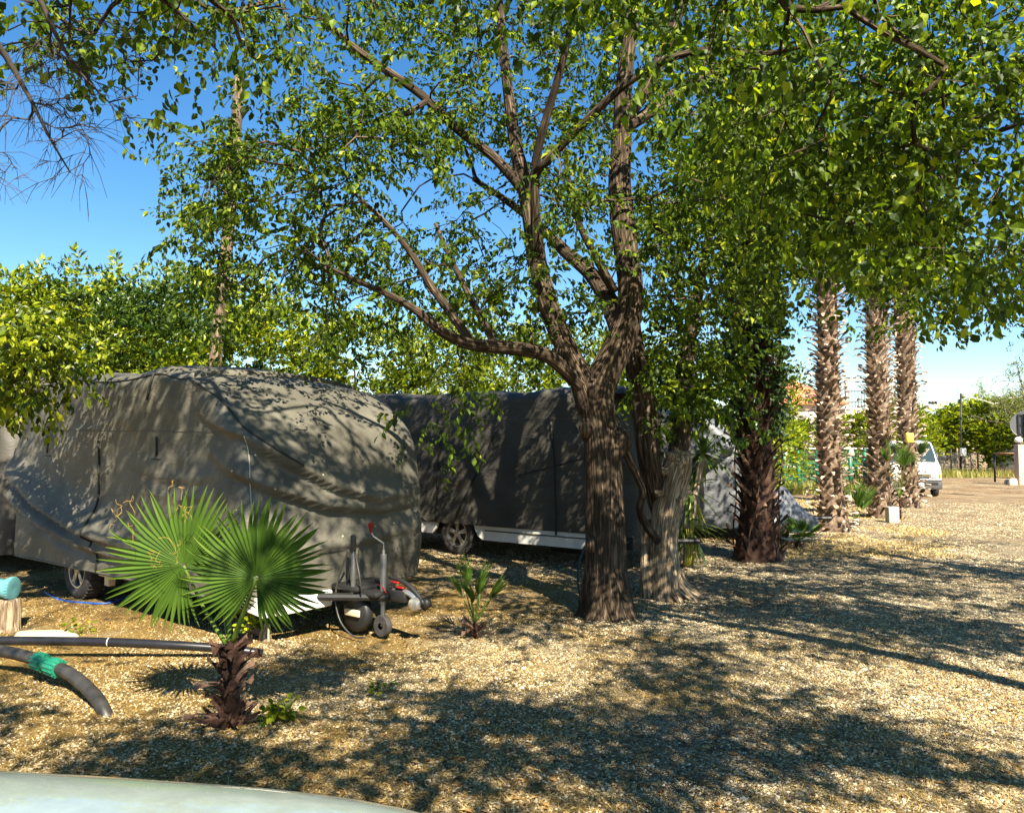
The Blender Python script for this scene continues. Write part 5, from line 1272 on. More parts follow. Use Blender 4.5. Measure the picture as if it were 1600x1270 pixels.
# ---- charcoal caravan, middle
L2_, W2 = 7.0, 2.2; AN2 = R_(-37)
loc2, rz2 = frame_at((1.72, 10.32), AN2, L2_)
cv2 = empty('covered_caravan', loc2, rz2, 'caravan under a charcoal cloth cover in the middle, behind the big forked trunk', 'caravan')
folds2 = [([(L2_-1.4, 1.9), (L2_-.6, 1.6), (L2_, 1.45)], .03, .08, 'lip'), ([(2.6, 1.35), (3.6, 1.15), (4.6, 1.2)], .02, .06, 'lip')]
C2 = Cover(L2_, W2, 2.62, 2.50, .50, 9.0, nose=.8, nosez=1.4, rear=.1, r=.12, folds=folds2, amp=.9)
C2.build(M['cover2'], cv2, st=.05)
strap(C2, [(1, 2.2), (4, 2.2), (6.5, 2.19)], cv2, .004, 'seam', 'seam', .003)
def s2(u):   # distance along the near side where the photo column u meets it
    o = np.array(loc2[:2]); e = np.array([cos(AN2), sin(AN2)]); k = (u-800)/FPX
    return (k*o[1]-o[0])/(e[0]-k*e[1])
strap(C2, [(s2(690), 2.1), (s2(686), 1.3), (s2(682), .5)], cv2, .014)
strap(C2, [(s2(775), 2.0), (s2(740), 1.2), (s2(708), .5)], cv2, .014)
strap(C2, [(s2(866), 2.15), (s2(866), 1.3), (s2(868), .45)], cv2, .015)
strap(C2, [(s2(925), 1.62), (s2(880), 1.5), (s2(810), 1.3)], cv2, .008)
strap(C2, [(s2(640), .80), (s2(655), .62), (s2(668), .5)], cv2, .012)
wx2 = s2(703)+.1
wheel(cv2, wx2, .15, .34, .21, -1); wheel(cv2, wx2, W2-.15, .34, .21, 1)
def arch(x0, x1, xe, z0, z1, sgn):
    pts = [(x0, z1), (xe, z1), (xe, z0)] if sgn > 0 else [(x0, z1), (xe, z1), (xe, z0)]
    return pts
mb = MB(); a = np.linspace(0, 1, 8)
f_ = [(wx2+.44-.12*(1-t)**0.5*0-.06*(1-(1-t)**2), .55-.27*t) for t in a]
right = [(wx2+.36, .56), (wx2+.40, .44), (wx2+.46, .34), (wx2+.56, .28), (L2_-.55, .28), (L2_-.40, .40), (L2_-.38, .56)]
mb.prism(right, .03, .08, 1)
left = [(.2, .56), (.2, .32), (wx2-.5, .32), (wx2-.42, .40), (wx2-.38, .56)]
mb.prism(left, .03, .08, 1); mb.build('side_skirt', M['white'], cv2, smooth=False)
mb = MB(); mb.bbox(((wx2+.6+L2_-.2)/2, .024, .43), (L2_-.8-wx2, .012, .02), .004); mb.build('skirt_trim', M['seam'], cv2)
mb = MB(); mb.bbox((L2_/2, W2/2, .40), (L2_-.4, W2-.3, .2), .02); mb.box((wx2, W2/2, .33), (.12, W2-.5, .1)); mb.bbox((L2_-1.6, .7, .22), (.5, .3, .2), .03)
mb.tube(np.array([(L2_, W2/2-.2, .38), (L2_+.35, W2/2, .38)]), .04, 8); mb.tube(np.array([(L2_, W2/2+.2, .38), (L2_+.35, W2/2, .38)]), .04, 8)
mb.build('chassis', M['chassis'], cv2, sharp=40)
# raised roof hump under the cover and the pale trim showing at its end
mb = MB(); xx = s2(845)
n = 18; A, B = np.meshgrid(np.linspace(-1, 1, n), np.linspace(-1, 1, n)); hh = np.clip((1-A**4)*(1-B**4), 0, 1)**.5
V = np.stack([xx+.25+A*.95, W2/2+B*.75, 2.48+.16*hh+.012*vnoise(np.stack([A.ravel()*3, B.ravel()*3, 0*A.ravel()], 1)).reshape(n, n)], -1).reshape(-1, 3)
i = np.arange(n-1)[:, None]*n; j = np.arange(n-1)[None, :]; mb.add(V, np.stack([i+j, i+j+1, i+n+j+1, i+n+j], -1).reshape(-1, 4)); mb.build('roof_hump', M['cover2'], cv2)
mb = MB(); c = at(906, 622, 10.62); ce = np.array(loc2); Rm = np.array([[cos(-AN2), -sin(-AN2), 0], [sin(-AN2), cos(-AN2), 0], [0, 0, 1]])
c = Rm @ (c-ce); P = resample(np.array([(c[0]-.08, c[1], c[2]+.2, .03), (c[0]-.07, c[1], c[2]+.08, .06), (c[0], c[1], c[2]-.06, .07), (c[0]+.12, c[1], c[2]-.17, .05)]), .03)
mb.tube(P[:, :3], P[:, 3], 10); mb.build('corner_trim', M['cream'], cv2)

# ---- silver caravan, right, with tarp over its tow bar
L3_, W3 = 5.6, 2.1; AN3 = R_(-20)
loc3, rz3 = frame_at((4.55, 14.3), AN3, L3_)
cv3 = empty('covered_caravan', loc3, rz3, 'caravan under a loose silver grey tarpaulin between the pale stump and the nearest palm', 'caravan')
folds3 = [([(L3_-3.0+k*.32, .35+.02*k), (L3_-2.2+k*.3, .62+.12*k), (L3_-1.0+k*.15, 1.3+.1*k), (L3_-.1+k*.1, 1.9)], .075, .085, 'lip') for k in range(7)]
C3 = Cover(L3_, W3, 2.45, 2.35, .20, 15.0, nose=.9, nosez=1.2, rear=.1, r=.2, folds=folds3, amp=1.6)
C3.build(M['cover3'], cv3, st=.05)
mb = MB(); mb.bbox((L3_/2, W3/2, .36), (L3_-.5, W3-.4, .1), .02); mb.box((L3_-2.1, .45, .16), (.03, .04, .34), np.array(Matrix.Rotation(.5, 3, 'Y'))); mb.box((L3_-1.95, .45, .16), (.03, .04, .34), np.array(Matrix.Rotation(.5, 3, 'Y')))
mb.tube(np.array([(L3_, W3/2-.5, .36), (L3_+1.3, W3/2, .36)]), .035, 8); mb.tube(np.array([(L3_, W3/2+.5, .36), (L3_+1.3, W3/2, .36)]), .035, 8)
mb.build('chassis', M['chassis'], cv3, sharp=40)
wheel(cv3, L3_/2-.3, .2, .32, .19, -1)
def to_local(p, loc, an): d = np.array(p)-np.array(loc); return np.array([cos(an)*d[0]+sin(an)*d[1], -sin(an)*d[0]+cos(an)*d[1], d[2]])
# the draped tow-bar tarp: ridge line falls from the crank handle to the coupling
rows = []; tr = [(1196, 775, .55), (1208, 765, .55), (1222, 755, .45), (1234, 772, .42), (1247, 790, .36), (1260, 800, .28), (1272, 808, .2), (1279, 816, .10)]
n = 26; V = []
for (u, v, hw) in tr:
    c = to_local(at(u, v, 14.0), loc3, AN3)
    for q in range(n):
        t = -1+2*q/(n-1); w_ = hw*(abs(t)**.8)*np.sign(t); drop = min(c[2]-.22, (.08+.9*abs(t)**1.4)*hw*1.9) if c[2] > .25 else 0
        rip = .035*sin(q*1.35+u*.06)*abs(t); V.append((c[0]+.03*sin(q*1.1), c[1]+w_+rip, c[2]-drop*abs(t)**.8+rip*.3))
V = np.array(V); P_ = resample(np.hstack([V.reshape(len(tr), -1)[:, :3], np.zeros((len(tr), 1))]), 9)
g = V.reshape(len(tr), n, 3); fine = []
for q in range(n): fine.append(resample(np.hstack([g[:, q], np.zeros((len(tr), 1))]), .07 if False else 99)[:, :3])
mb = MB(); i = np.arange(len(tr)-1)[:, None]*n; j = np.arange(n-1)[None, :]; mb.add(V, np.stack([i+j, i+j+1, i+n+j+1, i+n+j], -1).reshape(-1, 4))
o = mb.build('tow_bar_tarp', M['cover3'], cv3); md = o.modifiers.new('smooth', 'SUBSURF'); md.levels = 2; md.render_levels = 2
sd = o.modifiers.new('thick', 'SOLIDIFY'); sd.thickness = .006
jw = to_local(gpt(1219, 845), loc3, AN3); mb = MB(); mb.lathe([(.05, -.05), (.15, -.05), (.165, -.03), (.165, .03), (.15, .05), (.05, .05)], 24, Matrix.Translation((jw[0], jw[1], .165)) @ Matrix.Rotation(pi/2, 4, 'X')); mb.build('jockey_wheel', M['tyre'], cv3, sharp=50)
mb = MB(); mb.tube(resample(np.array([(jw[0]-.1, jw[1]-.06, .10, .02), (jw[0]+.1, jw[1]-.09, .05, .02), (jw[0]+.35, jw[1]-.08, .05, .02), (jw[0]+.55, jw[1], .20, .02)]), .04)[:, :3], .022, 8); mb.bbox((jw[0]+.02, jw[1]+.02, .42), (.3, .3, .2), .03); mb.build('jockey_bracket', M['white'], cv3)

# ------------------------------------------------------------------ leaning wooden pole behind the olive caravan
pp = [at(375, 112, 12.5), at(337, 560, 12.5)]; d_ = pp[0]-pp[1]; bs = pp[1]-d_*(pp[1][2]+.3)/d_[2]
wp = empty('wooden_pole', (bs[0], bs[1], 0), 0, 'tall leaning wooden pole standing behind the olive caravan', 'pole'); off = np.array([bs[0], bs[1], 0])
mb = MB(); P = resample(np.array([(*bs, .125), (*pp[1], .115), (*((pp[0]+pp[1])/2+[.03, 0, 0]), .11), (*pp[0], .095)]), .2); mb.tube(P[:, :3]-off, P[:, 3]*.88, 20, jit=.015); mb.build('pole', M['polewood'], wp)
mb = MB()
for k in range(2): mb.tube(np.array([pp[0]-off+[-.1, -.06, -.5-k*.8], pp[0]-off+[.1, -.10, -.5-k*.8]]), .012, 6)
mb.build('steel_bolt', M['steel'], wp)

# ------------------------------------------------------------------ pipes, hose, stump, bottle, stones
def pipe(name, rows, r, mat, label, cat, n=16, parent=None, origin=None):
    P = np.array([at(*q[:3]) if len(q) == 3 else q[:3] for q in rows]); R = resample(np.hstack([P, np.zeros((len(P), 1))]), .06)[:, :3]
    o_ = R[0].copy() if origin is None else np.array(origin); mb = MB(); mb.tube(R-o_, r, n)
    o = mb.build(name, mat, parent); 
    if parent is None: o.location = tuple(o_); tag(o, label, cat)
    return o, R
def onground(u, v, h):
    """point at height h whose pixel is (u,v)"""
    a = (u-800)/FPX; b = -(v-635)/FPX; d = np.array([a, cp-b*sp, b*cp+sp]); return np.array([0, 0, CAMH])+d*((h-CAMH)/d[2])
def rowsh(L): return [tuple(onground(u, v, h))+(0,) for u, v, h in L]
o, R = pipe('water_pipe', rowsh([(-160, 1003, .16), (-60, 1001, .16), (60, 1001, .15), (170, 1003, .14), (260, 1007, .12), (340, 1012, .08), (385, 1017, .045), (410, 1021, .02)]), .036, M['hose'], 'long straight black pipe running behind the young palm trunk', 'pipe')
mb = MB(); q = onground(170, 1003, .14)-R[0]; mb.tube(np.array([q-[.004, 0, 0], q+[.004, 0, 0]]), .0368, 16); mb.build('pale_ring', M['paleseam'], o)
o, R2p = pipe('water_pipe', rowsh([(-120, 1005, .20), (-40, 1012, .19), (20, 1020, .175), (70, 1035, .16), (110, 1053, .14), (140, 1078, .10), (158, 1100, .05), (168, 1122, -.02), (171, 1132, -.06)]), .043, M['hosedust'], 'curved dusty black pipe with a green coupling bending down into the gravel', 'pipe')
a_, b_ = onground(62, 1033, .165)-R2p[0], onground(90, 1044, .15)-R2p[0]; dv = (b_-a_); 
mb = MB()
for (t0_, t1_) in ((-.15, .28), (.62, 1.1)):
    p0, p1 = a_+dv*t0_, a_+dv*t1_; mb.tube(np.array([p0, p0+(p1-p0)*.12, p1-(p1-p0)*.12, p1]), [.052, .060, .060, .052], 20)
    for k in range(14):
        ax = Vector(dv).normalized(); s_ = ax.orthogonal().normalized(); s2_ = ax.cross(s_); an = k*2*pi/14; n_ = np.array(s_)*cos(an)+np.array(s2_)*sin(an); mb.tube(np.array([p0+n_*.059, p1+n_*.059]), .006, 5)
mb.tube(np.array([a_+dv*.25, a_+dv*.65]), .047, 18); mb.build('coupling', M['green'], o, sharp=40)
pipe('garden_hose', rowsh([(70, 925, .02), (95, 937, .012), (140, 942, .012), (175, 941, .012), (205, 928, .05), (235, 905, .16), (262, 890, .26)]), .011, M['blue'], 'thin blue hose curling out from under the olive caravan', 'hose')
pipe('electric_cable', [tuple(at(u, v, y))+(0,) for u, v, y in ((925, 842, 9.6), (912, 858, 9.0), (904, 885, 8.6), (903, 912, 8.35), (908, 935, 8.2), (915, 948, 8.15))], .012, M['hose'], 'black cable hanging in an arc beside the foot of the big forked trunk', 'cable')
# log stump at the left edge with a turquoise bottle on it
ps = gpt(2, 985); st = empty('log_stump', (ps[0], ps[1], 0), 0, 'weathered log stump at the left edge under the turquoise container', 'stump')
mb = MB(); P = resample(np.array([(0, 0, -.05, .17), (0, 0, .05, .155), (.01, 0, .16, .145), (.01, 0, .27, .14), (.01, 0, .29, .13)]), .03); mb.tube(P[:, :3], P[:, 3], 40, jit=.10); mb.build('log', M['deadwood'], st)
bt = empty('turquoise_container', (ps[0]-.05, ps[1], .29), 0, 'turquoise plastic container lying on the log stump at the left edge', 'container')
Tm = Matrix.Translation((0, 0, .10)) @ Matrix.Rotation(pi/2, 4, 'Y')
mb = MB(); mb.lathe([(.001, -.3), (.085, -.3), (.095, -.28), (.095, .02), (.08, .06), (.10, .10), (.10, .13)], 26, Tm); mb.build('body', M['teal'], bt, sharp=50)
mb = MB(); mb.lathe([(.102, .12), (.104, .155), (.085, .16), (.001, .15)], 26, Tm)
for k in range(26):
    a = k*2*pi/26; mb.box((.14, cos(a)*.104, .10+sin(a)*.104), (.03, .006, .006))
mb.build('ribbed_cap', M['teal'], bt, sharp=50)
def rock(u, v, s, seed, label, mat='rock', nm='flat_rock'):
    p = gpt(u, v); rng = np.random.default_rng(seed); n = 26; th = np.linspace(0, 2*pi, n, endpoint=False); mb = MB(); V = []
    for (rr, z) in ((1.0, -.02), (1.0, .3), (.9, .75), (.6, 1.0), (.25, 1.04)):
        for k, a in enumerate(th): q = 1+.22*sin(a*2+seed)+.12*sin(a*5+seed*2); V.append((cos(a)*rr*q*s[0], sin(a)*rr*q*s[1], z*s[2]))
    V = np.array(V); V = V+.006*np.stack([fbm(V*9), fbm(V*9+5), fbm(V*9+9)], 1)
    F = [[i*n+j, i*n+(j+1) % n, (i+1)*n+(j+1) % n, (i+1)*n+j] for i in range(4) for j in range(n)]; mb.add(V, F); mb.F.setdefault(n, []).append(np.array([list(range(4*n, 5*n))]))
    o = mb.build(nm, M[mat]); o.location = (p[0], p[1], g1(p[0], p[1])); tag(o, label, 'rock'); return o
rock(70, 994, (.33, .13, .045), 4, 'flat pale rock lying behind the long black pipe at the left')
# small broken wood stub near the sprout
ps = gpt(413, 1000); mb = MB(); P = resample(np.array([(0, 0, -.03, .05), (0, 0, .06, .045), (.01, 0, .12, .035), (.0, 0, .17, .015)]), .015); mb.tube(P[:, :3], P[:, 3], 18, jit=.25)
o = mb.build('wood_stub', M['deadwood']); o.location = (ps[0], ps[1], g1(ps[0], ps[1])); tag(o, 'small splintered wood stub in the gravel behind the young palm', 'stub')
# items at the foot of the third palm
pq = gpt(1399, 811); bk = empty('bucket', (pq[0], pq[1], 0), 0, 'small white plastic pot at the foot of the third palm trunk', 'pot')
mb = MB(); mb.lathe([(.001, 0), (.11, 0), (.14, .26), (.15, .26), (.15, .28), (.135, .28), (.105, .02), (.001, .02)], 24); mb.build('pot', M['white'], bk, sharp=40)
pq = gpt(1388, 816); mb = MB(); mb.bbox((0, 0, .18), (.24, .2, .38), .02); o = mb.build('concrete_block', M['concrete']); o.location = (pq[0]+.02, pq[1]-.15, 0); tag(o, 'grey concrete block standing against the third palm trunk', 'block')
pq = at(1421, 684, 21.55); mb = MB(); mb.bbox((0, 0, 0), (.22, .10, .28), .03); mb.bbox((0, -.055, 0), (.18, .02, .24), .008); o = mb.build('junction_box', M['yellow']); o.location = tuple(pq); tag(o, 'small yellow box fixed to the trunk of the fourth palm', 'box')

# ------------------------------------------------------------------ white van facing the camera
pv = gpt(1431, 776); vyaw = math.atan2(pv[1], pv[0])   # the van looks back along this ray
vr = vyaw + pi + R_(9)
van = empty('van', (pv[0], pv[1], 0), vr, 'white van with dark windscreen facing the camera behind the fourth palm', 'van')
# local x forward (towards camera), y left, z up; front face near x=0
W = .83
sec = [  # x, half width at belt, half width roof, z roof, z belt, z low
    (-4.3, .80, .66, 1.90, 1.05, .35), (-4.15, .83, .70, 1.97, 1.05, .3), (-2.5, .84, .71, 1.99, 1.05, .3), (-1.1, .84, .70, 1.97, 1.05, .3), (-.85, .84, .68, 1.93, 1.06, .3),
    (-.45, .84, .71, 1.50, 1.10, .3), (-.22, .83, .74, 1.16, 1.04, .32), (-.08, .82, .74, .98, .90, .34), (0, .76, .70, .80, .74, .38)]
mb = MB(); V = []
for (x, wb, wr, zr, zb, zl) in sec:
    half = [(0, zr+.015), (wr*.5, zr+.010), (wr*.85, zr-.01), (wr, zr-.06), (wr+(wb-wr)*.5, (zr+zb)/2), (wb, zb), (wb+.01, (zb+zl)/2), (wb-.02, zl+.05), (wb-.1, zl)]
    full = [(-y, z) for y, z in half[::-1][:-1]] + half
    V += [(x, y, z) for y, z in full]
n = 17; F = [[i*n+j, (i+1)*n+j, (i+1)*n+(j+1) % n, i*n+(j+1) % n] for i in range(len(sec)-1) for j in range(n)]
mb.poly(V, F+[list(range(n)), [(len(sec)-1)*n+j for j in range(n)][::-1]]); o = mb.build('body', M['vanwhite'], van, sharp=35)
def quadp(mb, pts, t=.012):
    P = np.array(pts, float); nrm = np.cross(P[1]-P[0], P[2]-P[0]); nrm /= np.linalg.norm(nrm); k = len(P)
    mb.poly(np.vstack([P-nrm*t, P+nrm*t]), [list(range(k))[::-1], list(range(k, 2*k))]+[[i, (i+1) % k, k+(i+1) % k, k+i] for i in range(k)])
mb = MB(); quadp(mb, [(-.43, -.66, 1.20), (-.43+.0, .66, 1.20), (-.80, .60, 1.80), (-.80, -.60, 1.80)], .0)
# windscreen lies a little proud of the raked front
mb = MB(); e_ = .03
quadp(mb, [(-.225, -.70, 1.22), (-.225, .70, 1.22), (-.405, .68, 1.50), (-.405, -.68, 1.50)], .008); quadp(mb, [(-.405, -.68, 1.50), (-.405, .68, 1.50), (-.735, .62, 1.86), (-.735, -.62, 1.86)], .008)
mb.build('windscreen', M['glass'], van, smooth=False)
for s_ in (-1, 1):
    mb = MB()
    quadp(mb, [(-.95, s_*.80, 1.22), (-.55, s_*.81, 1.22), (-.85, s_*.75, 1.74), (-.98, s_*.745, 1.76)], .03); quadp(mb, [(-2.4, s_*.80, 1.22), (-1.1, s_*.80, 1.22), (-1.1, s_*.745, 1.76), (-2.4, s_*.75, 1.76)], .03)
    mb.build('side_window', M['glass'], van, smooth=False)
mb = MB(); mb.tube(np.array([(-.20, -.55, 1.23), (-.33, -.1, 1.30)]), .010, 6); mb.tube(np.array([(-.20, .0, 1.23), (-.33, .45, 1.30)]), .010, 6); mb.build('wiper', M['chassis'], van)
mb = MB(); mb.bbox((.0, 0, .44), (.20, 1.66, .34), .05); mb.bbox((.09, 0, .58), (.06, 1.60, .05), .015); mb.build('bumper', M['bumper'], van, sharp=40)
mb = MB(); mb.bbox((.06, 0, .34), (.10, 1.1, .05), .02); mb.box((.105, .48, .47), (.01, .42, .09)); mb.build('lower_grille', M['chassis'], van, sharp=40)
mb = MB(); mb.bbox((.01, 0, .74), (.06, .95, .14), .015)
for k in range(5): mb.box((.045, 0, .69+k*.026), (.01, .90, .006))
mb.build('grille', M['grille'], van, sharp=40)
for s_ in (-1, 1):
    mb = MB(); mb.bbox((-.005, s_*.60, .74), (.08, .24, .16), .03); mb.build('headlight', M['lens'], van, sharp=40)
    mb = MB(); mb.bbox((-.02, s_*.765, .73), (.10, .07, .15), .02); mb.build('indicator', M['amber'], van, sharp=40)
    mb = MB(); mb.tube(np.array([(-.62, s_*.80, 1.32), (-.55, s_*.93, 1.34)]), .018, 6); mb.bbox((-.54, s_*1.0, 1.35), (.07, .18, .16), .025); mb.build('wing_mirror', M['chassis'], van, sharp=40)
mb = MB(); mb.bbox((.115, 0, .43), (.012, .50, .11), .004); pl = mb.build('number_plate', M['plate'], van, sharp=40)
mb = MB()   # blurred dark characters on the plate
def seg(mb, x0, z0, x1, z1): mb.box((.1235, (x0+x1)/2, (z0+z1)/2), (.004, abs(x1-x0)+.010, abs(z1-z0)+.010))
for cx, segs in ((-.10, 'H'), (.07, '4'), (.12, '5'), (.17, '4')):
    a0, a1, z0, z1, zm = cx-.014, cx+.014, .395, .465, .43
    if segs == 'H': seg(mb, a0, z0, a0, z1); seg(mb, a1, z0, a1, z1); seg(mb, a0, zm, a1, zm)
    if segs == '4': seg(mb, a0, zm, a0, z1); seg(mb, a0, zm, a1, zm); seg(mb, a1, z0, a1, z1)
    if segs == '5': seg(mb, a0, z1, a1, z1); seg(mb, a0, zm, a0, z1); seg(mb, a0, zm, a1, zm); seg(mb, a1, z0, a1, zm); seg(mb, a0, z0, a1, z0)
mb.build('plate_characters', M['ink'], pl, smooth=False)
def plainwheel(parent, x, y, r, w):
    mb = MB(); T = Matrix.Translation((x, y, r)) @ Matrix.Rotation(pi/2, 4, 'X'); h = w/2
    mb.lathe([(.001, -h*.6), (r*.6, -h*.7), (r*.72, -h), (r*.93, -h*.95), (r, -h*.6), (r, h*.6), (r*.93, h*.95), (r*.72, h), (r*.6, h*.7), (.001, h*.6)], 32, T); return mb.build('wheel', M['tyre'], parent, sharp=40)
for s_ in (-1, 1): plainwheel(van, -.62, s_*.70, .31, .2); plainwheel(van, -3.1, s_*.70, .31, .2)

# ------------------------------------------------------------------ fences, gate, posts, sign, house
def G(u, v): p = gpt(u, v); return p[:2]
a_ = at(1205, 700, 30); b_ = at(1372, 700, 31.5); a_[2] = b_[2] = 0; dv = b_-a_; Lf = np.linalg.norm(dv); dv /= Lf; fy = math.atan2(dv[1], dv[0])
fe = empty('green_mesh_fence', tuple(a_), fy, 'green mesh fence with white top rail behind the palm row', 'fence')
xs = []
for u in (1224, 1246, 1276, 1327, 1350, 1372, 1208):
    k = (u-800)/FPX; s_ = (k*a_[1]-a_[0])/(dv[0]-k*dv[1]); xs.append(s_)
for i, x in enumerate(sorted(xs)):
    mb = MB(); mb.tube(np.array([(x, 0, -.1), (x, 0, 1.68)]), .075, 10); mb.build('post', M['greenpost'], fe)
mb = MB(); mb.tube(np.array([(0, 0, 1.70), (Lf/3, .02, 1.68), (Lf*.66, 0, 1.69), (Lf, 0, 1.66)]), .035, 8); mb.build('top_rail', M['white'], fe)
mb = MB()
for z in (.5, 1.1): mb.tube(np.array([(0, .03, z), (Lf, .03, z)]), .018, 6)
for x in np.arange(0, Lf, .12): mb.box((x, .04, .85), (.012, .012, 1.6))
for z in np.arange(.1, 1.65, .12): mb.box((Lf/2, .045, z), (Lf, .012, .012))
mb.build('wire_mesh', M['greenwire'], fe, smooth=False)
for u, v in ((1227, 706), (1330, 706)):
    p = at(u, v, 30.2); lm = empty('fence_lamp', tuple(p), 0, 'small pale lamp hanging on the green fence ' + ('left of the second palm' if u < 1300 else 'between the second and third palms'), 'lamp')
    mb = MB(); mb.lathe([(.001, .17), (.05, .16), (.10, .0), (.12, -.12), (.06, -.18), (.001, -.19)], 14); mb.build('shade', M['cream'], lm); mb = MB(); mb.tube(np.array([(0, 0, .15), (0, .1, .24)]), .012, 5); mb.build('hook', M['steel'], lm)
# far grey wire fence
a_ = at(1452, 700, 50); b_ = at(1527, 700, 53); a_[2] = b_[2] = 0; dv = b_-a_; Lf = np.linalg.norm(dv)
fe = empty('wire_fence', tuple(a_), math.atan2(dv[1], dv[0]), 'old grey wire fence behind the white van', 'fence')
for k in range(8):
    mb = MB(); x = k*Lf/7; mb.tube(np.array([(x, 0, -.1), (x+.05*sin(k*3), 0, 1.55+.15*sin(k*5))]), .05, 8); mb.build('post', M['deadwood'], fe)
mb = MB()
for x in np.arange(0, Lf, .14): mb.box((x, .03, .75), (.012, .008, 1.3))
for z in np.arange(.1, 1.45, .14): mb.box((Lf/2, .035, z), (Lf, .008, .012))
mb.build('wire_mesh', M['wire'], fe, smooth=False)
# pole with white box and pale conduit
p = at(1502, 700, 50.5); mp = empty('metal_pole', (p[0], p[1], 0), 0, 'thin dark pole carrying a white meter box', 'pole')
mb = MB(); mb.tube(np.array([(-.1, 0, -.1), (0, 0, 2.5), (.08, 0, 5.3)]), .06, 8); mb.build('shaft', M['chassis'], mp)
mb = MB(); mb.bbox((.05, -.12, 1.45), (.38, .16, .52), .03); mb.build('meter_box', M['white'], mp); 
q = [at(u, v, 50.4)-[p[0], p[1], 0] for u, v in ((1503, 618), (1520, 622), (1538, 626), (1552, 631), (1562, 629), (1575, 622), (1590, 621), (1625, 616))]
mb = MB(); mb.tube(resample(np.hstack([np.array(q), np.zeros((8, 1))]), .3)[:, :3], .035, 6); mb.build('cable', M['paleseam'], mp)
# distant power pole
p = at(1470, 700, 75); up = empty('power_pole', (p[0], p[1], 0), 0, 'distant concrete power pole with three dark insulators', 'pole'); zt = at(1470, 632, 75)[2]
mb = MB(); mb.tube(np.array([(0, 0, -.1), (0, 0, zt)]), [.2, .14], 10); mb.build('shaft', M['concrete'], up); mb = MB(); mb.bbox((-.2, 0, zt), (1.1, .16, .14), .02); mb.build('crossarm', M['concrete'], up)
for k in range(3): mb = MB(); mb.lathe([(.001, 0), (.12, 0), (.14, .16), (.07, .26), (.001, .3)], 10, Matrix.Translation((-.5-k*.3+.15, 0, zt+.05))); mb.build('insulator', M['chassis'], up)
mb = MB(); p0 = np.array([p[0]-.3, p[1], zt+.3]); p1 = at(1120, 622, 80); P = [p0*(1-t)+p1*t-[0, 0, .6*sin(pi*t)] for t in np.linspace(0, 1, 14)]; mb.tube(np.array(P)-p0, .012, 4)
mb.tube(np.array([np.zeros(3), at(1502, 617, 50.5)-p0]), .012, 4); o = mb.build('power_line', M['chassis']); o.location = tuple(p0); tag(o, 'thin power line strung from the distant power pole', 'cable')
# gate and pillar
p = at(1553, 700, 39); gt = empty('metal_gate', (p[0], p[1], 0), 0, 'open rusty metal gate with thin vertical bars beside the pinkish pillar', 'gate'); b2 = at(1591, 700, 37.6); dx, dy = b2[0]-p[0], b2[1]-p[1]; gt.rotation_euler = (0, 0, math.atan2(dy, dx)); gl = math.hypot(dx, dy)
mb = MB(); mb.tube(np.array([(0, 0, -.02), (0, 0, 1.48)]), .05, 8); mb.tube(np.array([(gl, 0, .1), (gl, 0, 1.45)]), .035, 8); mb.build('gate_post', M['chassis'], gt)
mb = MB(); mb.tube(np.array([(0, 0, 1.43), (gl, 0, 1.43)]), .045, 8); mb.tube(np.array([(0, 0, .22), (gl, 0, .22)]), .02, 8); mb.build('gate_rail', M['rust'], gt)
mb = MB()
for x in np.arange(.08, gl, .11): mb.tube(np.array([(x, 0, .22), (x, 0, .78)]), .008, 4)
mb.tube(np.array([(0, 0, .78), (gl, 0, .78)]), .01, 4); mb.build('bars', M['rust'], gt)
p = gpt(1595, 757); pr = empty('gate_pillar', (p[0], p[1], 0), 0, 'pinkish rendered gate pillar topped by a white globe lamp', 'pillar')
mb = MB(); mb.bbox((0, 0, .9), (.34, .34, 1.84), .02); mb.bbox((0, 0, 1.84), (.38, .38, .06), .015); mb.build('pillar', M['pinkstone'], pr, sharp=40)
mb = MB(); mb.lathe([(.001, 0), (.10, 0), (.08, .1), (.11, .14)], 16, Matrix.Translation((-.04, 0, 1.86))); mb.build('lamp_base', M['chassis'], pr); mb = MB(); th = np.linspace(-pi/2, pi/2, 12); mb.lathe(np.stack([np.cos(th)*.17+.001, np.sin(th)*.14], 1), 18, Matrix.Translation((-.04, 0, 2.08))); mb.build('lamp_globe', M['globe'], pr)
rock(1583, 757, (.22, .2, .30), 7, 'pale boulder at the foot of the gate pillar', nm='boulder'); rock(1577, 756, (.2, .2, .22), 8, 'dark boulder left of the pale one by the gate', mat='concrete', nm='boulder')
# round sign seen from behind
p = at(1604, 700, 26); sg = empty('road_sign', (p[0], p[1], 0), R_(-25), 'back of a round sign on a dark post at the right edge', 'sign'); zc = at(1604, 663, 26)[2]
mb = MB(); mb.tube(np.array([(0, 0, -.2), (0, 0, zc+.35)]), .05, 12); mb.build('post', M['chassis'], sg)
mb = MB(); mb.lathe([(.001, -.008), (.44, -.008), (.44, .008), (.001, .008)], 48, Matrix.Translation((0, .08, zc)) @ Matrix.Rotation(pi/2, 4, 'X')); mb.build('sign_plate', M['signback'], sg, sharp=40)
mb = MB(); a = np.linspace(0, 2*pi, 49); mb.tube(np.stack([.44*np.cos(a), .07+0*a, zc+.44*np.sin(a)], 1), .016, 6, cap=False); mb.build('sign_rim', M['steel'], sg)
mb = MB()
for x in (-.19, .14): mb.box((x, .045, zc), (.05, .04, .70))
for z in (-.33, 0, .33): mb.box((-.02, .045, zc+z), (.30, .036, .05))
mb.build('bracket', M['chassis'], sg, smooth=False)
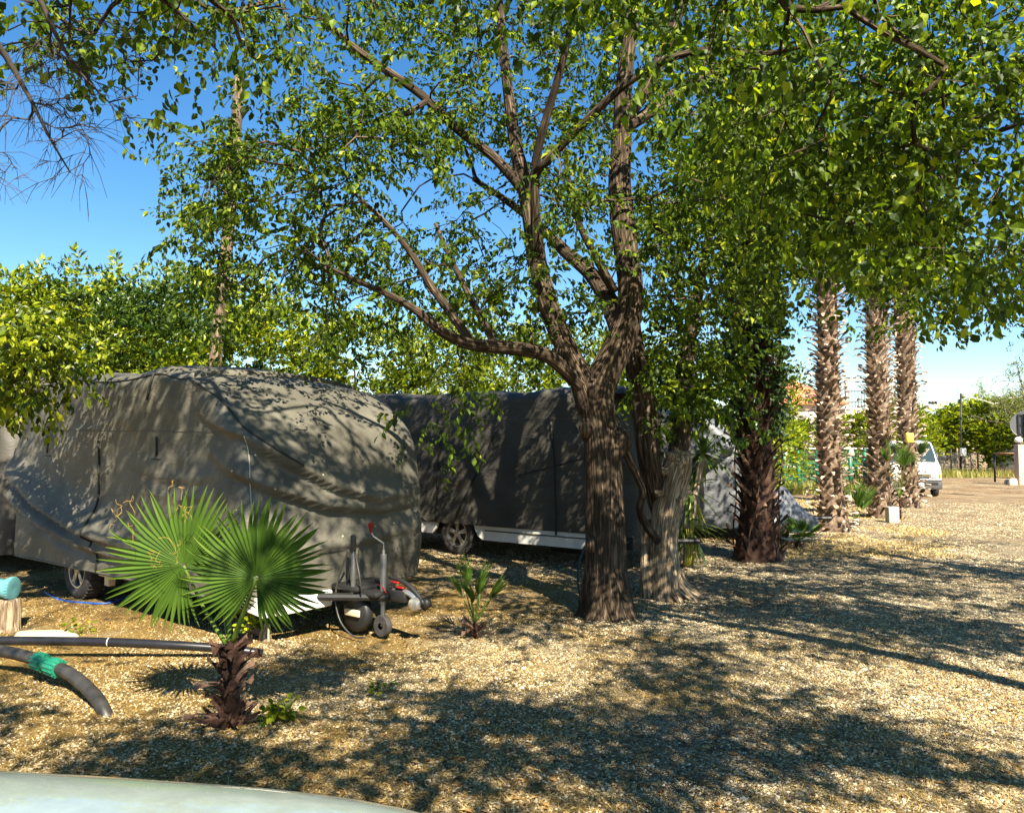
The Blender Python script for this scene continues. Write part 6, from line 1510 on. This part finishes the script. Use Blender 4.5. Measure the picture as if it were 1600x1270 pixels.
# sheds/house beyond
def house(u, Y, w, dpt, ze, zr, yaw, label, wallm, nm='house'):
    p = at(u, 700, Y); h = empty(nm, (p[0], p[1], 0), yaw, label, 'house'); mb = MB(); mb.box((0, 0, ze/2-.1), (w, dpt, ze+.2))
    mb.build('wall', wallm, h, smooth=False); mb = MB(); e = .5; X, Yy = w/2+e, dpt/2+e; r = w/2-dpt/2*.8
    mb.poly([(-X, -Yy, ze), (X, -Yy, ze), (X, Yy, ze), (-X, Yy, ze), (-r, 0, zr), (r, 0, zr), (-X, -Yy, ze-.15), (X, -Yy, ze-.15), (X, Yy, ze-.15), (-X, Yy, ze-.15)],
            [[0, 1, 5, 4], [2, 3, 4, 5], [1, 2, 5], [3, 0, 4], [6, 7, 1, 0], [7, 8, 2, 1], [8, 9, 3, 2], [9, 6, 0, 3], [9, 8, 7, 6]]); mb.build('roof', M['rooftile'], h, smooth=False)
    for k in range(3):
        x = -w/3+k*w/3; mb = MB(); mb.bbox((x, -dpt/2-.02, ze-1.6), (1.1, .08, 1.3), .02); wn = mb.build('window', M['white'], h); mb = MB(); mb.box((x, -dpt/2-.065, ze-1.6), (.9, .02, 1.1)); mb.build('pane', M['glass'], wn, smooth=False)
    return h
H = house(1222, 62, 7.5, 7, 5.15, 7.2, R_(-12), 'house with a red tiled roof rising behind the second palm', M['wall'])
p = at(1345, 700, 64); tr_ = empty('roof_terrace', (p[0], p[1], 0), 0, 'pale terrace with dark railing beside the red roof, behind the third palm', 'terrace')
mb = MB(); mb.box((0, 0, 2.4), (4.2, 4, 5.0)); mb.build('wall', M['wall'], tr_, smooth=False); mb = MB()
for x in np.arange(-2, 2.1, .25): mb.box((x, -1.95, 5.6), (.04, .04, 1.4))
for z in (5.4, 6.3): mb.box((0, -1.95, z), (4.2, .05, .06))
mb.build('railing', M['chassis'], tr_, smooth=False); mb = MB()
for x in (-1.9, 1.9): mb.box((x, -1.8, 6.1), (.18, .18, 2.4))
mb.box((0, -1.8, 7.3), (4.6, .3, .15)); mb.build('pergola', M['concrete'], tr_, smooth=False)
p = at(1590, 700, 52); mb = MB(); mb.bbox((0, 0, .75), (2.6, 1.6, 1.7), .06); mb.bbox((0, 0, 1.63), (2.8, 1.8, .08), .02); o = mb.build('shed', M['white']); o.location = (p[0], p[1], -.05); tag(o, 'low white shed behind the metal gate', 'shed')

# ------------------------------------------------------------------ the pale car whose bonnet fills the bottom edge
car = empty('parked_car', (.17, .965, 0), R_(-4), 'pale green-white car bonnet in the foreground along the bottom edge', 'car')
# local x forward (towards the right of the picture), nose at x=0
xs = [(-4.5, .62, .80, .35), (-4.4, .76, .98, .28), (-3.9, .82, 1.0, .24), (-2.9, .84, 1.02, .22), (-1.75, .84, 1.02, .22), (-1.4, .84, 1.015, .22), (-1.0, .835, 1.005, .22), (-.65, .825, .99, .22), (-.38, .80, .955, .24), (-.2, .74, .89, .26), (-.07, .64, .80, .30), (0, .52, .62, .36)]
R = resample(np.array(xs), .09); V = []; th = np.linspace(0, pi, 25)
for (x, w, h, lo_) in R:
    prof = []
    for a in th:   # superelliptic top, crowned bonnet
        ca, sa = cos(a), sin(a); yy = w*np.sign(ca)*abs(ca)**.34; zz = .52+(h-.52)*abs(sa)**.34 if h > .52 else h; prof.append((x, yy, zz))
    prof += [(x, -w*1.0, .42), (x, -w*.94, lo_), (x, w*.94, lo_), (x, w*1.0, .42)]; V += prof
n = 29; k = len(R); mb = MB(); mb.poly(V, [[i*n+j, (i+1)*n+j, (i+1)*n+(j+1) % n, i*n+(j+1) % n] for i in range(k-1) for j in range(n)]+[list(range(n)), [(k-1)*n+j for j in range(n)][::-1]])
mb.build('body', M['carpaint'], car, sharp=60)
gh = [(-4.2, .60, 1.02), (-3.8, .62, 1.32), (-3.2, .60, 1.48), (-2.6, .60, 1.50), (-2.2, .62, 1.38), (-1.85, .68, 1.15), (-1.68, .7, 1.04)]
R = resample(np.array([[a, b, c, 0] for a, b, c in gh]), .12); V = []
for (x, w, h, _) in R:
    wb = .78; V += [(x, wb, .96), (x, (wb+w)/2, (h+.96)/2), (x, w, h-.03), (x, w*.8, h), (x, 0, h+.015), (x, -w*.8, h), (x, -w, h-.03), (x, -(wb+w)/2, (h+.96)/2), (x, -wb, .96)]
n = 9; k = len(R); mb = MB(); mb.poly(V, [[i*n+j, (i+1)*n+j, (i+1)*n+j+1, i*n+j+1] for i in range(k-1) for j in range(n-1)]); mb.build('glasshouse', M['glass'], car)
mb = MB(); V = [v for i, v in enumerate(V)]; 
Rr = [r for r in R if -3.6 < r[0] < -2.3]; V = []
for (x, w, h, _) in Rr: V += [(x, w*1.02, h-.02), (x, w*.8, h+.012), (x, 0, h+.03), (x, -w*.8, h+.012), (x, -w*1.02, h-.02)]
mb.poly(V, [[i*5+j, (i+1)*5+j, (i+1)*5+j+1, i*5+j+1] for i in range(len(Rr)-1) for j in range(4)]); mb.build('roof', M['carpaint'], car)
for s_ in (-1, 1):
    plainwheel(car, -.78, s_*.74, .31, .2); plainwheel(car, -3.4, s_*.74, .31, .2)
    mb = MB(); mb.bbox((-.10, s_*.58, .62), (.16, .26, .13), .04); mb.build('headlight', M['lens'], car, sharp=40)
mb = MB(); mb.bbox((-.01, 0, .40), (.12, 1.1, .14), .04); mb.build('grille', M['chassis'], car, sharp=40)
